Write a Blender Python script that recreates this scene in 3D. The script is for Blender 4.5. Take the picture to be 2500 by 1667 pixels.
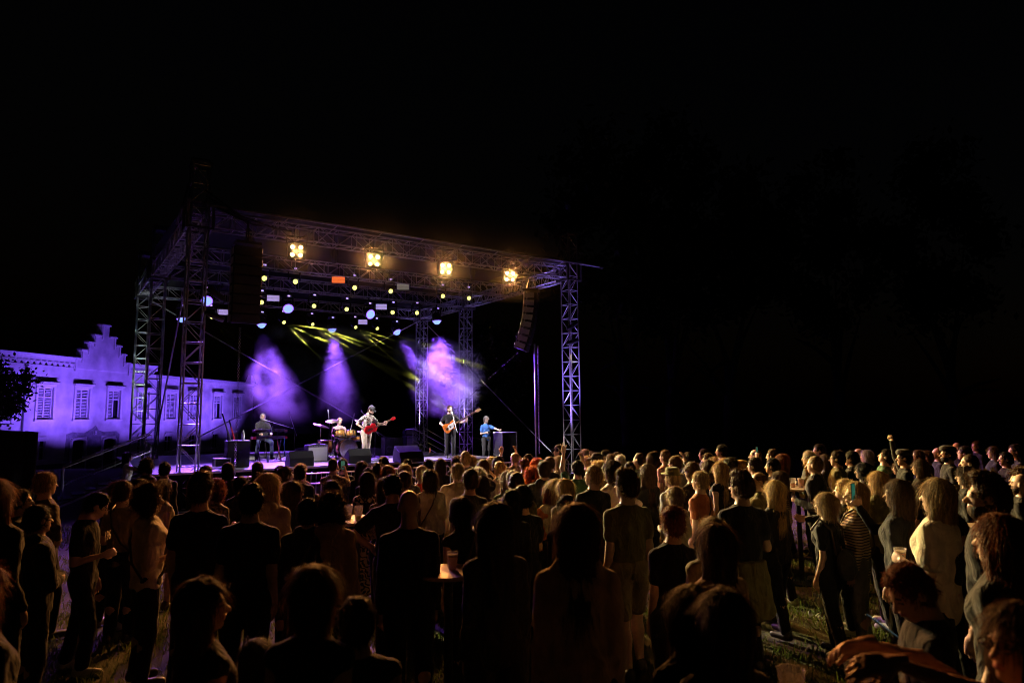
import bpy, bmesh, math, random
import numpy as np
from mathutils import Vector, Matrix
for o in list(bpy.data.objects): bpy.data.objects.remove(o)
random.seed(7); rng = np.random.default_rng(7)
R = math.radians
SC = bpy.context.scene
COL = SC.collection

# ------------------------------------------------------------------ camera, sky, exposure
PX_W, PX_H, F_PX = 2500.0, 1667.0, 1640.0
PITCH, ROLL, EYE = 0.1137, 0.0102, 2.25
cam_d = bpy.data.cameras.new('camera'); cam = bpy.data.objects.new('camera', cam_d); COL.objects.link(cam)
cam_d.sensor_width = 36.0; cam_d.lens = 36.0 * F_PX / PX_W; cam_d.clip_end = 600; cam_d.clip_start = 0.05
_c, _s = math.cos(PITCH), math.sin(PITCH)
FWD = Vector((0, _c, _s)); _up = Vector((0, -_s, _c)); _r = Vector((1, 0, 0))
RT = math.cos(ROLL) * _r - math.sin(ROLL) * _up
UP = math.cos(ROLL) * _up + math.sin(ROLL) * _r
cam.matrix_world = Matrix(((RT.x, UP.x, -FWD.x, 0), (RT.y, UP.y, -FWD.y, 0), (RT.z, UP.z, -FWD.z, EYE), (0, 0, 0, 1)))
cam_d.dof.use_dof = True; cam_d.dof.focus_distance = 15.0; cam_d.dof.aperture_fstop = 2.0
SC.camera = cam
SC.view_settings.view_transform = 'Standard'; SC.view_settings.look = 'None'
SC.view_settings.exposure = 0.0; SC.view_settings.gamma = 1.0
W = bpy.data.worlds.new('World'); SC.world = W; W.use_nodes = True
_nt = W.node_tree; _bg = _nt.nodes['Background']
_sky = _nt.nodes.new('ShaderNodeTexSky'); _sky.sky_type = 'NISHITA'; _sky.sun_disc = False
_sky.sun_elevation = R(-3.0); _sky.sun_rotation = R(120)
_nt.links.new(_sky.outputs[0], _bg.inputs[0]); _bg.inputs[1].default_value = 0.010     # night
SC.cycles.use_denoising = True; SC.cycles.max_bounces = 5; SC.cycles.diffuse_bounces = 2
SC.cycles.glossy_bounces = 2; SC.cycles.transmission_bounces = 4; SC.cycles.volume_bounces = 0
SC.cycles.transparent_max_bounces = 6; SC.cycles.sample_clamp_indirect = 4.0
SC.cycles.filter_width = 1.05; SC.cycles.volume_step_rate = 1.0; SC.cycles.volume_max_steps = 256
SC.cycles.caustics_reflective = False; SC.cycles.caustics_refractive = False

def ray(px, py):
    return (FWD * F_PX + RT * (px - PX_W / 2) - UP * (py - PX_H / 2)).normalized()
CAMP = Vector((0, 0, EYE))
def at(px, py, depth):                       # the point seen at a pixel at a distance along the view's ground axis
    d = ray(px, py); return CAMP + d * (depth / d.y)
def on_z(px, py, z):
    d = ray(px, py); return CAMP + d * ((z - EYE) / d.z)
def project(P):
    v = Vector(P) - CAMP; w = v.dot(FWD); return PX_W / 2 + F_PX * v.dot(RT) / w, PX_H / 2 - F_PX * v.dot(UP) / w

# the stage frame: u along its front (left to right), d into its depth
YAW = 0.6056; SA = Vector((math.cos(YAW), math.sin(YAW), 0)); SB = Vector((-math.sin(YAW), math.cos(YAW), 0))
S0 = Vector((-8.83, 18.47, 0)); SW, D_MID, D_BACK, D_ROW = 13.52, 8.01, 12.70, 4.4
H_TR, H_MAST, DECK = 7.7, 9.46, 0.90
def S(u, d, z=0.0): return S0 + SA * u + SB * d + Vector((0, 0, z))
def on_d(px, py, d):                         # the point seen at a pixel in the upright plane at stage depth d
    r = ray(px, py); t = (S0 + SB * d - CAMP).dot(SB) / r.dot(SB); return CAMP + r * t
def stage_uv(P): v = Vector(P) - S0; return v.dot(SA), v.dot(SB)

def smooth(a, b, x): t = min(1, max(0, (x - a) / (b - a))); return t * t * (3 - 2 * t)
def ground_z(x, y):
    return -0.017 * min(15, max(0, y - 2)) - 0.90 * smooth(37, 44, y)

# ------------------------------------------------------------------ materials
_M = {}
def mat(name, col, rough=0.6, metal=0.0, var=0.12, scale=30.0, bump=0.0, spec=0.4, sheen=0.0, transl=0.0, emit=None, estr=0.0, alpha=None):
    if name in _M: return _M[name]
    m = bpy.data.materials.new(name); m.use_nodes = True; nt = m.node_tree; b = nt.nodes['Principled BSDF']
    b.inputs['Roughness'].default_value = rough; b.inputs['Metallic'].default_value = metal
    b.inputs['Specular IOR Level'].default_value = spec
    if sheen: b.inputs['Sheen Weight'].default_value = sheen
    c = (*col, 1)
    if var > 0 or bump > 0:
        tc = nt.nodes.new('ShaderNodeTexCoord'); n = nt.nodes.new('ShaderNodeTexNoise')
        n.inputs['Scale'].default_value = scale; n.inputs['Detail'].default_value = 5
        nt.links.new(tc.outputs['Object'], n.inputs['Vector'])
        mr = nt.nodes.new('ShaderNodeMapRange'); mr.inputs[1].default_value = .3; mr.inputs[2].default_value = .7
        mr.inputs[3].default_value = 1 - var; mr.inputs[4].default_value = 1 + var
        nt.links.new(n.outputs[0], mr.inputs[0])
        mx = nt.nodes.new('ShaderNodeVectorMath'); mx.operation = 'SCALE'; mx.inputs[0].default_value = col
        nt.links.new(mr.outputs[0], mx.inputs['Scale']); nt.links.new(mx.outputs[0], b.inputs['Base Color'])
        if bump > 0:
            bp = nt.nodes.new('ShaderNodeBump'); bp.inputs['Strength'].default_value = bump; bp.inputs['Distance'].default_value = .01
            nt.links.new(n.outputs[0], bp.inputs['Height']); nt.links.new(bp.outputs[0], b.inputs['Normal'])
    else: b.inputs['Base Color'].default_value = c
    if emit is not None:
        b.inputs['Emission Color'].default_value = (*emit, 1); b.inputs['Emission Strength'].default_value = estr
    if alpha is not None: b.inputs['Alpha'].default_value = alpha
    if transl > 0:
        out = nt.nodes['Material Output']; t = nt.nodes.new('ShaderNodeBsdfTranslucent'); t.inputs[0].default_value = c
        ms = nt.nodes.new('ShaderNodeMixShader'); ms.inputs[0].default_value = transl
        nt.links.new(b.outputs[0], ms.inputs[1]); nt.links.new(t.outputs[0], ms.inputs[2]); nt.links.new(ms.outputs[0], out.inputs[0])
    _M[name] = m; return m

def glass_mat(name, col, rough=0.05):
    if name in _M: return _M[name]
    m = bpy.data.materials.new(name); m.use_nodes = True; b = m.node_tree.nodes['Principled BSDF']
    b.inputs['Base Color'].default_value = (*col, 1); b.inputs['Roughness'].default_value = rough
    b.inputs['Transmission Weight'].default_value = 0.9; b.inputs['IOR'].default_value = 1.3
    _M[name] = m; return m

# ------------------------------------------------------------------ mesh building
class MB:
    def __init__(s): s.v = []; s.f = []; s.m = []
    def add(s, vs, fs, mi=0):
        o = len(s.v); s.v += [tuple(v) for v in vs]; s.f += [tuple(i + o for i in f) for f in fs]; s.m += [mi] * len(fs)
    def box(s, c, size, M=None, mi=0, top=None, bev=0.0):
        x, y, z = size[0] / 2, size[1] / 2, size[2] / 2; tx, ty = (top or (1, 1))
        vs = [(-x, -y, -z), (x, -y, -z), (x, y, -z), (-x, y, -z), (-x * tx, -y * ty, z), (x * tx, -y * ty, z), (x * tx, y * ty, z), (-x * tx, y * ty, z)]
        vs = [Vector(v) for v in vs]
        if M is not None: vs = [M @ v for v in vs]
        vs = [v + Vector(c) for v in vs]
        s.add(vs, [(3, 2, 1, 0), (4, 5, 6, 7), (0, 1, 5, 4), (1, 2, 6, 5), (2, 3, 7, 6), (3, 0, 4, 7)], mi)
    def tube(s, pts, r, n=6, mi=0, cap=True):
        pts = [Vector(p) for p in pts]; rs = r if isinstance(r, (list, tuple)) else [r] * len(pts)
        vs = []; prev = None
        for i, p in enumerate(pts):
            t = (pts[min(i + 1, len(pts) - 1)] - pts[max(i - 1, 0)]).normalized()
            a = prev if prev is not None else (Vector((0, 0, 1)) if abs(t.z) < .9 else Vector((1, 0, 0)))
            x = t.cross(a).normalized(); y = x.cross(t).normalized(); prev = y
            for k in range(n):
                an = 2 * math.pi * (k + .5) / n; vs.append(p + (x * math.cos(an) + y * math.sin(an)) * rs[i])
        fs = []
        for i in range(len(pts) - 1):
            for k in range(n): fs.append((i * n + k, i * n + (k + 1) % n, (i + 1) * n + (k + 1) % n, (i + 1) * n + k))
        if cap: fs += [tuple(reversed(range(n))), tuple(range((len(pts) - 1) * n, len(pts) * n))]
        s.add(vs, fs, mi)
    def lathe(s, prof, n=20, M=None, mi=0):                 # prof: (radius, height)
        vs = []; fs = []
        for r, z in prof:
            for k in range(n):
                a = 2 * math.pi * k / n; v = Vector((r * math.cos(a), r * math.sin(a), z)); vs.append(M @ v if M is not None else v)
        for i in range(len(prof) - 1):
            for k in range(n): fs.append((i * n + k, i * n + (k + 1) % n, (i + 1) * n + (k + 1) % n, (i + 1) * n + k))
        if prof[0][0] > 1e-4: fs.append(tuple(reversed(range(n))))
        if prof[-1][0] > 1e-4: fs.append(tuple(range((len(prof) - 1) * n, len(prof) * n)))
        s.add(vs, fs, mi)
    def prism(s, poly, d, M=None, mi=0):                    # polygon in local xz, thickness d along y
        n = len(poly); vs = [Vector((x, -d / 2, z)) for x, z in poly] + [Vector((x, d / 2, z)) for x, z in poly]
        if M is not None: vs = [M @ v for v in vs]
        fs = [tuple(range(n)), tuple(reversed(range(n, 2 * n)))] + [((i + 1) % n, i, n + i, n + (i + 1) % n) for i in range(n)]
        s.add(vs, fs, mi)
    def mesh(s, name='m', smooth=False):
        me = bpy.data.meshes.new(name); me.from_pydata([tuple(v) for v in s.v], [], s.f)
        if any(s.m): me.polygons.foreach_set('material_index', s.m)
        if smooth: me.polygons.foreach_set('use_smooth', [True] * len(me.polygons))
        me.update(); return me
    def obj(s, name, mats, parent=None, smooth=False, bevel=0.0):
        return link(name, s.mesh(name, smooth), mats, parent, bevel=bevel)
def link(name, me, mats, parent=None, M=None, bevel=0.0):
    o = bpy.data.objects.new(name, me); COL.objects.link(o)
    ms = mats if isinstance(mats, (list, tuple)) else [mats]
    if len(me.materials) == 0:
        for m in ms: me.materials.append(m)
    else:
        for i, m in enumerate(ms):
            if me.materials[i] != m: o.material_slots[i].link = 'OBJECT'; o.material_slots[i].material = m
    if parent is not None: o.parent = parent
    if M is not None: o.matrix_local = M
    if bevel > 0:
        b = o.modifiers.new('bevel', 'BEVEL'); b.width = bevel; b.segments = 2; b.limit_method = 'ANGLE'
    return o
def tag(o, label, cat, group=None, kind=None):
    if label: o['label'] = label
    if cat: o['category'] = cat
    if group: o['group'] = group
    if kind: o['kind'] = kind
    return o
def thing(name, label, cat, M=None, group=None):
    o = bpy.data.objects.new(name, None); COL.objects.link(o); o.empty_display_size = .1
    if M is not None: o.matrix_world = M
    return tag(o, label, cat, group)
def frame(p, rz=0.0, sc=1.0): return Matrix.Translation(Vector(p)) @ Matrix.Rotation(rz, 4, 'Z') @ Matrix.Scale(sc, 4)
def look(p, target, roll=0.0):                # local -Z towards target
    d = (Vector(target) - Vector(p)).normalized(); q = d.to_track_quat('-Z', 'Y'); return Matrix.Translation(Vector(p)) @ q.to_matrix().to_4x4()
def spot(name, p, target, col, power, size, blend=.3, radius=.05, parent=None):
    l = bpy.data.lights.new(name, 'SPOT'); l.color = col; l.energy = power; l.spot_size = R(size); l.spot_blend = blend; l.shadow_soft_size = radius
    o = bpy.data.objects.new(name, l); COL.objects.link(o); M = look(p, target)
    if parent is not None: o.parent = parent; o.matrix_parent_inverse = parent.matrix_world.inverted()
    o.matrix_world = M; return o
def text_mesh(body, size, depth=.002, shear=0.0):
    cu = bpy.data.curves.new('txt', 'FONT'); cu.body = body; cu.size = size; cu.extrude = depth; cu.shear = shear; cu.align_x = 'CENTER'; cu.align_y = 'CENTER'
    o = bpy.data.objects.new('txt', cu); COL.objects.link(o)
    me = bpy.data.meshes.new_from_object(o.evaluated_get(bpy.context.evaluated_depsgraph_get()))
    bpy.data.objects.remove(o); return me
# ------------------------------------------------------------------ ground and grass
def build_ground():
    xs = np.concatenate([np.linspace(-300, -40, 12), np.linspace(-36, 36, 60), np.linspace(40, 300, 12)])
    ys = np.concatenate([np.linspace(-60, -4, 8), np.linspace(-2, 60, 90), np.linspace(66, 400, 12)])
    v = []; f = []
    for y in ys:
        for x in xs:
            z = ground_z(x, y) + 0.018 * math.sin(x * 1.7 + y * .9) * math.sin(y * 1.3 - x * .5); v.append((x, y, z - .01))
    n = len(xs)
    for j in range(len(ys) - 1):
        for i in range(n - 1): f.append((j * n + i, j * n + i + 1, (j + 1) * n + i + 1, (j + 1) * n + i))
    me = bpy.data.meshes.new('ground'); me.from_pydata(v, [], f); me.polygons.foreach_set('use_smooth', [True] * len(f))
    m = bpy.data.materials.new('turf soil'); m.use_nodes = True; nt = m.node_tree; b = nt.nodes['Principled BSDF']; b.inputs['Roughness'].default_value = .95
    tc = nt.nodes.new('ShaderNodeTexCoord'); n1 = nt.nodes.new('ShaderNodeTexNoise'); n1.inputs['Scale'].default_value = 1.6; n1.inputs['Detail'].default_value = 9
    cr = nt.nodes.new('ShaderNodeValToRGB'); cr.color_ramp.elements[0].position = .38; cr.color_ramp.elements[1].position = .62
    cr.color_ramp.elements[0].color = (.060, .042, .022, 1); cr.color_ramp.elements[1].color = (.052, .062, .018, 1)
    n2 = nt.nodes.new('ShaderNodeTexNoise'); n2.inputs['Scale'].default_value = 60; n2.inputs['Detail'].default_value = 6
    bp = nt.nodes.new('ShaderNodeBump'); bp.inputs['Strength'].default_value = .8; bp.inputs['Distance'].default_value = .03
    for n_ in (n1, n2): nt.links.new(tc.outputs['Object'], n_.inputs['Vector'])
    nt.links.new(n1.outputs[0], cr.inputs[0]); nt.links.new(cr.outputs[0], b.inputs['Base Color']); nt.links.new(n2.outputs[0], bp.inputs['Height']); nt.links.new(bp.outputs[0], b.inputs['Normal'])
    tag(link('ground', me, m), None, None, kind='structure')
build_ground()

def build_grass():
    N = 120000
    t = rng.random(N); y = 1.6 + 15 * t ** 1.35; x = (rng.random(N) * 2 - 1) * (0.86 * y + 1.0)
    keep = (np.sin(x * 2.3 + 1.1 * np.sin(y * 1.9)) * np.sin(y * 2.7 + x) + rng.random(N) * 1.3) > .25     # worn patches stay bare
    x, y = x[keep], y[keep]; n = len(x)
    z = np.array([ground_z(a, b) + 0.018 * math.sin(a * 1.7 + b * .9) * math.sin(b * 1.3 - a * .5) for a, b in zip(x, y)]) - .012
    h = .04 + .08 * rng.random(n) ** 2; w = .0028 + .0035 * rng.random(n) + .0003 * y; a = rng.random(n) * 6.28
    le = (rng.random(n) - .5) * 1.6 * h; lf = (rng.random(n) - .5) * 1.6 * h
    dx, dy = np.cos(a) * w, np.sin(a) * w
    V = np.empty((n, 5, 3))
    V[:, 0] = np.c_[x - dx, y - dy, z]; V[:, 1] = np.c_[x + dx, y + dy, z]
    V[:, 2] = np.c_[x + dx * .7 + le * .35, y + dy * .7 + lf * .35, z + h * .6]; V[:, 3] = np.c_[x - dx * .7 + le * .35, y - dy * .7 + lf * .35, z + h * .6]
    V[:, 4] = np.c_[x + le, y + lf, z + h]
    i = np.arange(n)[:, None] * 5
    F = np.concatenate([i + [0, 1, 2], i + [0, 2, 3], i + [3, 2, 4]])
    me = bpy.data.meshes.new('grass'); me.vertices.add(n * 5); me.vertices.foreach_set('co', V.ravel())
    me.loops.add(F.size); me.loops.foreach_set('vertex_index', F.ravel().astype(np.int32)); me.polygons.add(len(F))
    me.polygons.foreach_set('loop_start', np.arange(0, F.size, 3, dtype=np.int32)); me.update(calc_edges=True)
    m = mat('grass blade', (.12, .17, .035), .5, var=.5, scale=3.0, transl=.35)
    tag(link('grass', me, m), 'short trampled grass over the whole concert field', 'grass', kind='stuff')
build_grass()

# ------------------------------------------------------------------ the house with the stepped gable
BX, BY = -31.25, 45.0; BD = Vector((.187, .982, 0)).normalized(); BN = Vector((BD.y, -BD.x, 0)); BASE = -1.2
BROT = math.atan2(BD.y, BD.x)
def B(u, z, out=0.0): p = Vector((BX, BY, 0)) + BD * u + BN * out; return Vector((p.x, p.y, z + .1))
def build_house():
    plaster = mat('lime plaster', (.62, .60, .58), .9, var=.30, scale=.9, bump=.5)
    trim = mat('pale stone trim', (.72, .70, .68), .85, var=.08, scale=6, bump=.1)
    wood = mat('painted shutter wood', (.74, .73, .72), .7, var=.06, scale=12)
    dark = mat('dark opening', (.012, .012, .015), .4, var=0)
    tile = mat('dull roof tile', (.10, .06, .05), .85, var=.3, scale=5, bump=.3)
    worn = mat('bare worn render', (.26, .25, .27), .95, var=.35, scale=3, bump=.5)
    Mx = Matrix.Translation(Vector((BX, BY, .1))) @ Matrix.Rotation(BROT, 4, 'Z')   # local x along facade, local -y outwards
    house = thing('manor_house', 'pale plaster house with stepped gable and shuttered windows, floodlit violet', 'house', Mx)
    u0, u1, dep = -7.0, 24.6, 9.0
    wins = [-3.0, 0, 3.05, 6.0, 9.06, 12.3, 15.3, 18.7, 21.8]; ww, wz0, wz1 = .62, 2.42, 4.55
    doors = [2.95, 5.75]; low = [-3.1, -.15, 9.1, 12.2, 15.3, 18.6, 21.8]
    # the wall, cut into strips round its openings
    holes = [(u - ww, u + ww, wz0, wz1) for u in wins] + [(u - .62, u + .62, BASE, 1.05) for u in doors] + [(u - .42, u + .42, -.25, .95) for u in low]
    ed = sorted(set([u0, u1] + [h[0] for h in holes] + [h[1] for h in holes]))
    b = MB(); TOP = 6.0
    for a, c in zip(ed[:-1], ed[1:]):
        hs = sorted([h for h in holes if h[0] <= a + 1e-6 and h[1] >= c - 1e-6], key=lambda h: h[2]); z = BASE
        for h in hs + [(0, 0, TOP, TOP)]:
            if h[2] - z > .01: b.add([(a, 0, z), (c, 0, z), (c, 0, h[2]), (a, 0, h[2])], [(0, 1, 2, 3)])
            z = max(z, h[3])
    for h in holes:                                         # reveals
        a, c, z, t = h; r = .28
        b.add([(a, 0, z), (a, r, z), (a, r, t), (a, 0, t), (c, 0, z), (c, r, z), (c, r, t), (c, 0, t)], [(0, 3, 2, 1), (4, 5, 6, 7), (3, 7, 6, 2), (0, 1, 5, 4)])
    b.add([(u0, 0, BASE), (u0, dep, BASE), (u0, dep, TOP), (u0, 0, TOP), (u1, 0, BASE), (u1, dep, BASE), (u1, dep, TOP), (u1, 0, TOP)], [(3, 2, 1, 0), (4, 5, 6, 7), (1, 2, 6, 5)])
    b.obj('wall', plaster, house)
    # the stepped gable, a touch proud of the wall
    gc, st, w0 = 4.78, 5, 2.62; zs = [5.95, 6.62, 7.25, 7.86, 8.45, 9.28]; hw = [2.62, 2.62, 2.08, 1.55, 1.02, .36]
    pl = [(gc - hw[0], zs[0]), (gc + hw[0], zs[0])]
    right = []
    for i in range(1, 6): right += [(gc + hw[i], zs[i - 1] if i > 1 else zs[0]), (gc + hw[i], zs[i])]
    poly = [(gc - 2.62, 5.95), (gc + 2.62, 5.95)]
    for i in range(1, 6):
        poly.append((gc + hw[i], zs[i])); 
        if i < 5: poly.append((gc + hw[i + 1], zs[i]))
    for i in range(5, 0, -1):
        poly.append((gc - hw[i], zs[i]))
        if i > 1: poly.append((gc - hw[i], zs[i - 1]))
    b = MB(); b.prism(poly, .5, Matrix.Translation((0, .2, 0))); g = b.obj('gable', plaster, house)
    for sgn in (-1, 1):
        for i in range(1, 6):
            if i == 5 and sgn == 1: continue
            inner = hw[i + 1] if i < 5 else -hw[5]
            x0, x1 = gc + sgn * (hw[i] + .09), gc + sgn * (inner + .02 if i < 5 else -.36 - .09)
            b = MB(); b.box(((x0 + x1) / 2, .2, zs[i] + .05), (abs(x1 - x0), .72, .10)); b.box(((x0 + x1) / 2, .2, zs[i] + .14), (abs(x1 - x0) - .06, .5, .08))
            b.obj('coping', trim, g)
            b = MB(); b.box((gc + sgn * (hw[i] - .10), -.09, (zs[i] + zs[i - 1]) / 2 - .12), (.13, .08, zs[i] - zs[i - 1] + .2)); b.obj('pilaster', trim, g)
    # parapets with pointed corbels, left and right of the gable, plain cornice on the long wing
    for a, c in ((u0, gc - 2.62), (gc + 2.62, 10.4)):
        b = MB(); b.box(((a + c) / 2, .1, 6.45), (c - a, .42, .36)); b.box(((a + c) / 2, .05, 6.66), (c - a, .62, .07)); pa = b.obj('parapet', trim, house)
        k = a + .2
        while k < c - .2:
            b = MB(); b.prism([(k - .17, 6.26), (k, 6.02), (k + .17, 6.26)], .22, Matrix.Translation((0, -.06, 0))); b.obj('corbel', trim, pa); k += .46
    b = MB(); b.box(((10.4 + u1) / 2, -.10, 5.86), (u1 - 10.4, .52, .22)); b.box(((10.4 + u1) / 2, -.02, 5.64), (u1 - 10.4, .36, .20)); b.obj('cornice', trim, house)
    b = MB(); b.add([(u0, .35, 5.98), (u1, .35, 5.98), (u1, dep / 2, 7.0), (u0, dep / 2, 7.0), (u1, dep, 5.98), (u0, dep, 5.98)], [(0, 1, 2, 3), (3, 2, 4, 5), (1, 4, 2), (0, 3, 5)]); rf = b.obj('roof', tile, house)
    b = MB(); b.box((u1 - .3, .2, 6.4), (.7, .7, .8), top=(.4, .4)); b.obj('corner_finial', trim, rf)
    for x in (-1.62, 10.55):
        b = MB(); b.tube([(x, -.09, 5.95), (x, -.09, BASE)], .06, 8); b.obj('downpipe', mat('zinc pipe', (.16, .16, .18), .5, .6), house)
    # windows: frame, hood, two shutter leaves of slats below a fanlight pair, dark pane behind
    sl = MB(); sl.box((0, 0, 0), (.43, .045, .036), Matrix.Rotation(.55, 3, 'X')); slm = sl.mesh('slat')
    for k, u in enumerate(wins):
        b = MB()
        for s_ in (-1, 1): b.box((u + s_ * (ww + .06), -.04, (wz0 + wz1) / 2), (.15, .12, wz1 - wz0 + .12))
        b.box((u, -.05, wz0 - .10), (2 * ww + .36, .20, .12)); b.box((u, -.04, wz1 + .10), (2 * ww + .30, .12, .18)); b.box((u, -.10, wz1 + .27), (2 * ww + .46, .24, .11))
        wn = b.obj('window', trim, house)
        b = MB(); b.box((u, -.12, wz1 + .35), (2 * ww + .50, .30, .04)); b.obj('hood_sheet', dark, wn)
        b = MB()
        for s_ in (-1, 0, 1): b.box((u + s_ * (ww - .04), .10, (wz0 + wz1) / 2), (.09, .06, wz1 - wz0))
        for z in (wz0 + .05, wz0 + 1.45, wz1 - .05): b.box((u, .105, z), (2 * ww, .05, .10))
        b.obj('shutter_frame', wood, wn)
        b = MB(); b.box((u, .24, (wz0 + wz1) / 2), (2 * ww, .02, wz1 - wz0)); b.obj('pane', dark, wn)
        op = (k * 7) % 4
        for s_ in (-1, 1):
            z = wz0 + .15
            while z < wz1 - .12:
                gap = wz0 + 1.38 < z < wz0 + 1.52
                if not gap and not (op == 1 and s_ == 1 and z < wz0 + 1.4):
                    link('slat', slm, wood, wn, Matrix.Translation((u + s_ * .29, .11, z)))
                z += .105
    for u in doors:
        b = MB(); n = 8
        pts = [(u - .62, BASE), (u - .62, .85)] + [(u - .62 * math.cos(math.pi * i / n), .85 + .2 * math.sin(math.pi * i / n)) for i in range(1, n)] + [(u + .62, .85), (u + .62, BASE)]
        for (xa, za), (xb, zb) in zip(pts[:-1], pts[1:]):
            b.tube([(xa, -.03, za), (xb, -.03, zb)], .10, 6)
        b.obj('door_surround', trim, house)
        b = MB(); b.box((u, .22, (BASE + 1.05) / 2), (1.24, .06, 1.05 - BASE)); dr = b.obj('door', mat('old dark door', (.035, .025, .02), .6, var=.3, scale=8), house)
        for s_ in (-.3, .3): 
            for z in (-.7, .2): b = MB(); b.box((u + s_, .18, z), (.42, .04, .62)); b.obj('door_panel', mat('old dark door', (.035, .025, .02)), dr)
    for u in low:
        b = MB(); b.box((u, -.03, -.30), (1.1, .14, .10)); b.box((u, -.05, 1.10), (1.25, .16, .28), top=(.7, 1))
        for s_ in (-1, 0, 1): b.box((u + s_ * .40, .10, .35), (.08, .05, 1.2))
        b.box((u, .105, .55), (.84, .04, .06)); lw = b.obj('cellar_window', trim, house)
        b = MB(); b.box((u, .2, .35), (.84, .02, 1.2)); b.obj('pane', dark, lw)
    bl = MB()                                              # where the plaster has come off between the doors
    pts = [(1.9, 1.35), (2.4, 1.5), (3.4, 1.42), (4.1, 1.72), (4.4, 1.95), (4.7, 1.6), (5.2, 1.45), (6.4, 1.5), (6.75, 1.25), (6.7, .2), (6.62, -.9), (6.45, .4), (6.4, 1.15), (5.0, 1.2), (4.95, -.8), (3.8, -1.1), (3.7, 1.15), (2.25, 1.1), (2.2, -1.0), (1.75, -1.1), (1.85, .2)]
    bl.prism(pts, .012, Matrix.Translation((0, -.012, 0))); bl.obj('bare_patch', worn, house)
    b = MB(); b.box(((u0 + u1) / 2, -.05, BASE + .3), (u1 - u0, .1, .6)); b.obj('plinth', mat('dark plinth', (.10, .10, .11), .9, var=.2, scale=4), house)
    pm = text_mesh('18', .42, .02)
    nm = link('house_number', pm, wood, house, Matrix.Translation((4.3, -.05, 1.42)) @ Matrix.Rotation(R(90), 4, 'X'))
    # floods on the lawn that wash the wall
    for k, (u, pw) in enumerate([(-4.6, .8), (-1.45, 1.0), (1.55, 1.25), (4.6, .55), (7.6, .8), (10.7, 1.0), (13.8, .5), (16.9, 1.15), (20.2, .5)]):
        p = B(u, BASE + .12, 5.5)
        fl = thing('floodlight', f'violet floodlight on the lawn before the manor, {["first", "second", "third", "fourth", "fifth", "sixth", "seventh", "eighth", "ninth"][k]} from the left', 'floodlight', frame(p, BROT), 'violet floods before the manor')
        b = MB(); b.box((0, .02, .10), (.30, .16, .20), Matrix.Rotation(-.5, 3, 'X')); b.obj('housing', mat('black housing', (.02, .02, .02), .5), fl)
        b = MB(); b.box((0, .0, -.06), (.24, .14, .10)); b.obj('bracket', mat('black housing', (.02, .02, .02), .5), fl)
        b = MB(); b.box((0, .085, .16), (.25, .01, .14), Matrix.Rotation(-.5, 3, 'X')); b.obj('lens', mat('violet lens', (.2, .1, .5), .3, var=0, emit=(.30, .12, 1), estr=4), fl)
        spot('flood_beam', B(u, BASE + .36, 5.35), B(u, 4.4, 0), (.20, .085, 1.0), 3500 * pw, 64, 1.0, .10, fl)
build_house()
# ------------------------------------------------------------------ trusses and towers
ALU = mat('scuffed aluminium', (.60, .60, .63), .34, .55, var=.15, scale=14)
BLK = mat('black painted steel', (.016, .016, .018), .5, .2, var=.15, scale=20)
CLOTH = mat('black molton cloth', (.012, .012, .013), .95, var=.2, scale=9, bump=.2)
CAB = mat('black speaker paint', (.008, .008, .009), .7, var=.2, scale=60, bump=.3)
GRILL = mat('speaker grille', (.035, .035, .038), .6, .3, var=.3, scale=160, bump=.3)
def lattice_mesh(L, w, bay, r=.026, r2=.013):
    ch = [];
    for sx, sy in ((-1, -1), (1, -1), (1, 1), (-1, 1)): ch.append((sx * w / 2, sy * w / 2))
    n = max(1, round(L / bay)); st = L / n; lac = MB()
    for i in range(n + 1):
        z = min(L - .02, max(.02, i * st))
        for k in range(4):
            a, c = ch[k], ch[(k + 1) % 4]; lac.tube([(a[0], a[1], z), (c[0], c[1], z)], r2 * 1.1, 5, cap=False)
            if i < n:
                p, q = (a, c) if (i + k + (k >= 2)) % 2 else (c, a)
                lac.tube([(p[0], p[1], z + .03), (q[0], q[1], min(L, z + st) - .03)], r2, 5, cap=False)
    cm = MB(); cm.tube([(0, 0, 0), (0, 0, L)], r, 8); return ch, cm.mesh('chord', True), lac.mesh('lacing', True)
def truss(name, label, cat, p0, p1, w, bay, group=None, r=.026, twist=None):
    p0, p1 = Vector(p0), Vector(p1); L = (p1 - p0).length; z = (p1 - p0).normalized()
    up = Vector((0, 0, 1)) if abs(z.z) < .9 else SB
    x = up.cross(z).normalized(); y = z.cross(x)
    M = Matrix(((x.x, y.x, z.x, p0.x), (x.y, y.y, z.y, p0.y), (x.z, y.z, z.z, p0.z), (0, 0, 0, 1)))
    t = thing(name, label, cat, M, group); ch, cm, lm = lattice_mesh(L, w, bay, r)
    for c in ch: link('chord', cm, ALU, t, Matrix.Translation((c[0], c[1], 0)))
    link('lacing', lm, ALU, t); return t
TW = .46
towers = {'front left': (0, 0), 'front right': (SW, 0), 'middle left': (0, D_MID), 'middle right': (SW, D_MID), 'back left': (0, D_BACK), 'back right': (SW, D_BACK)}
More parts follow.
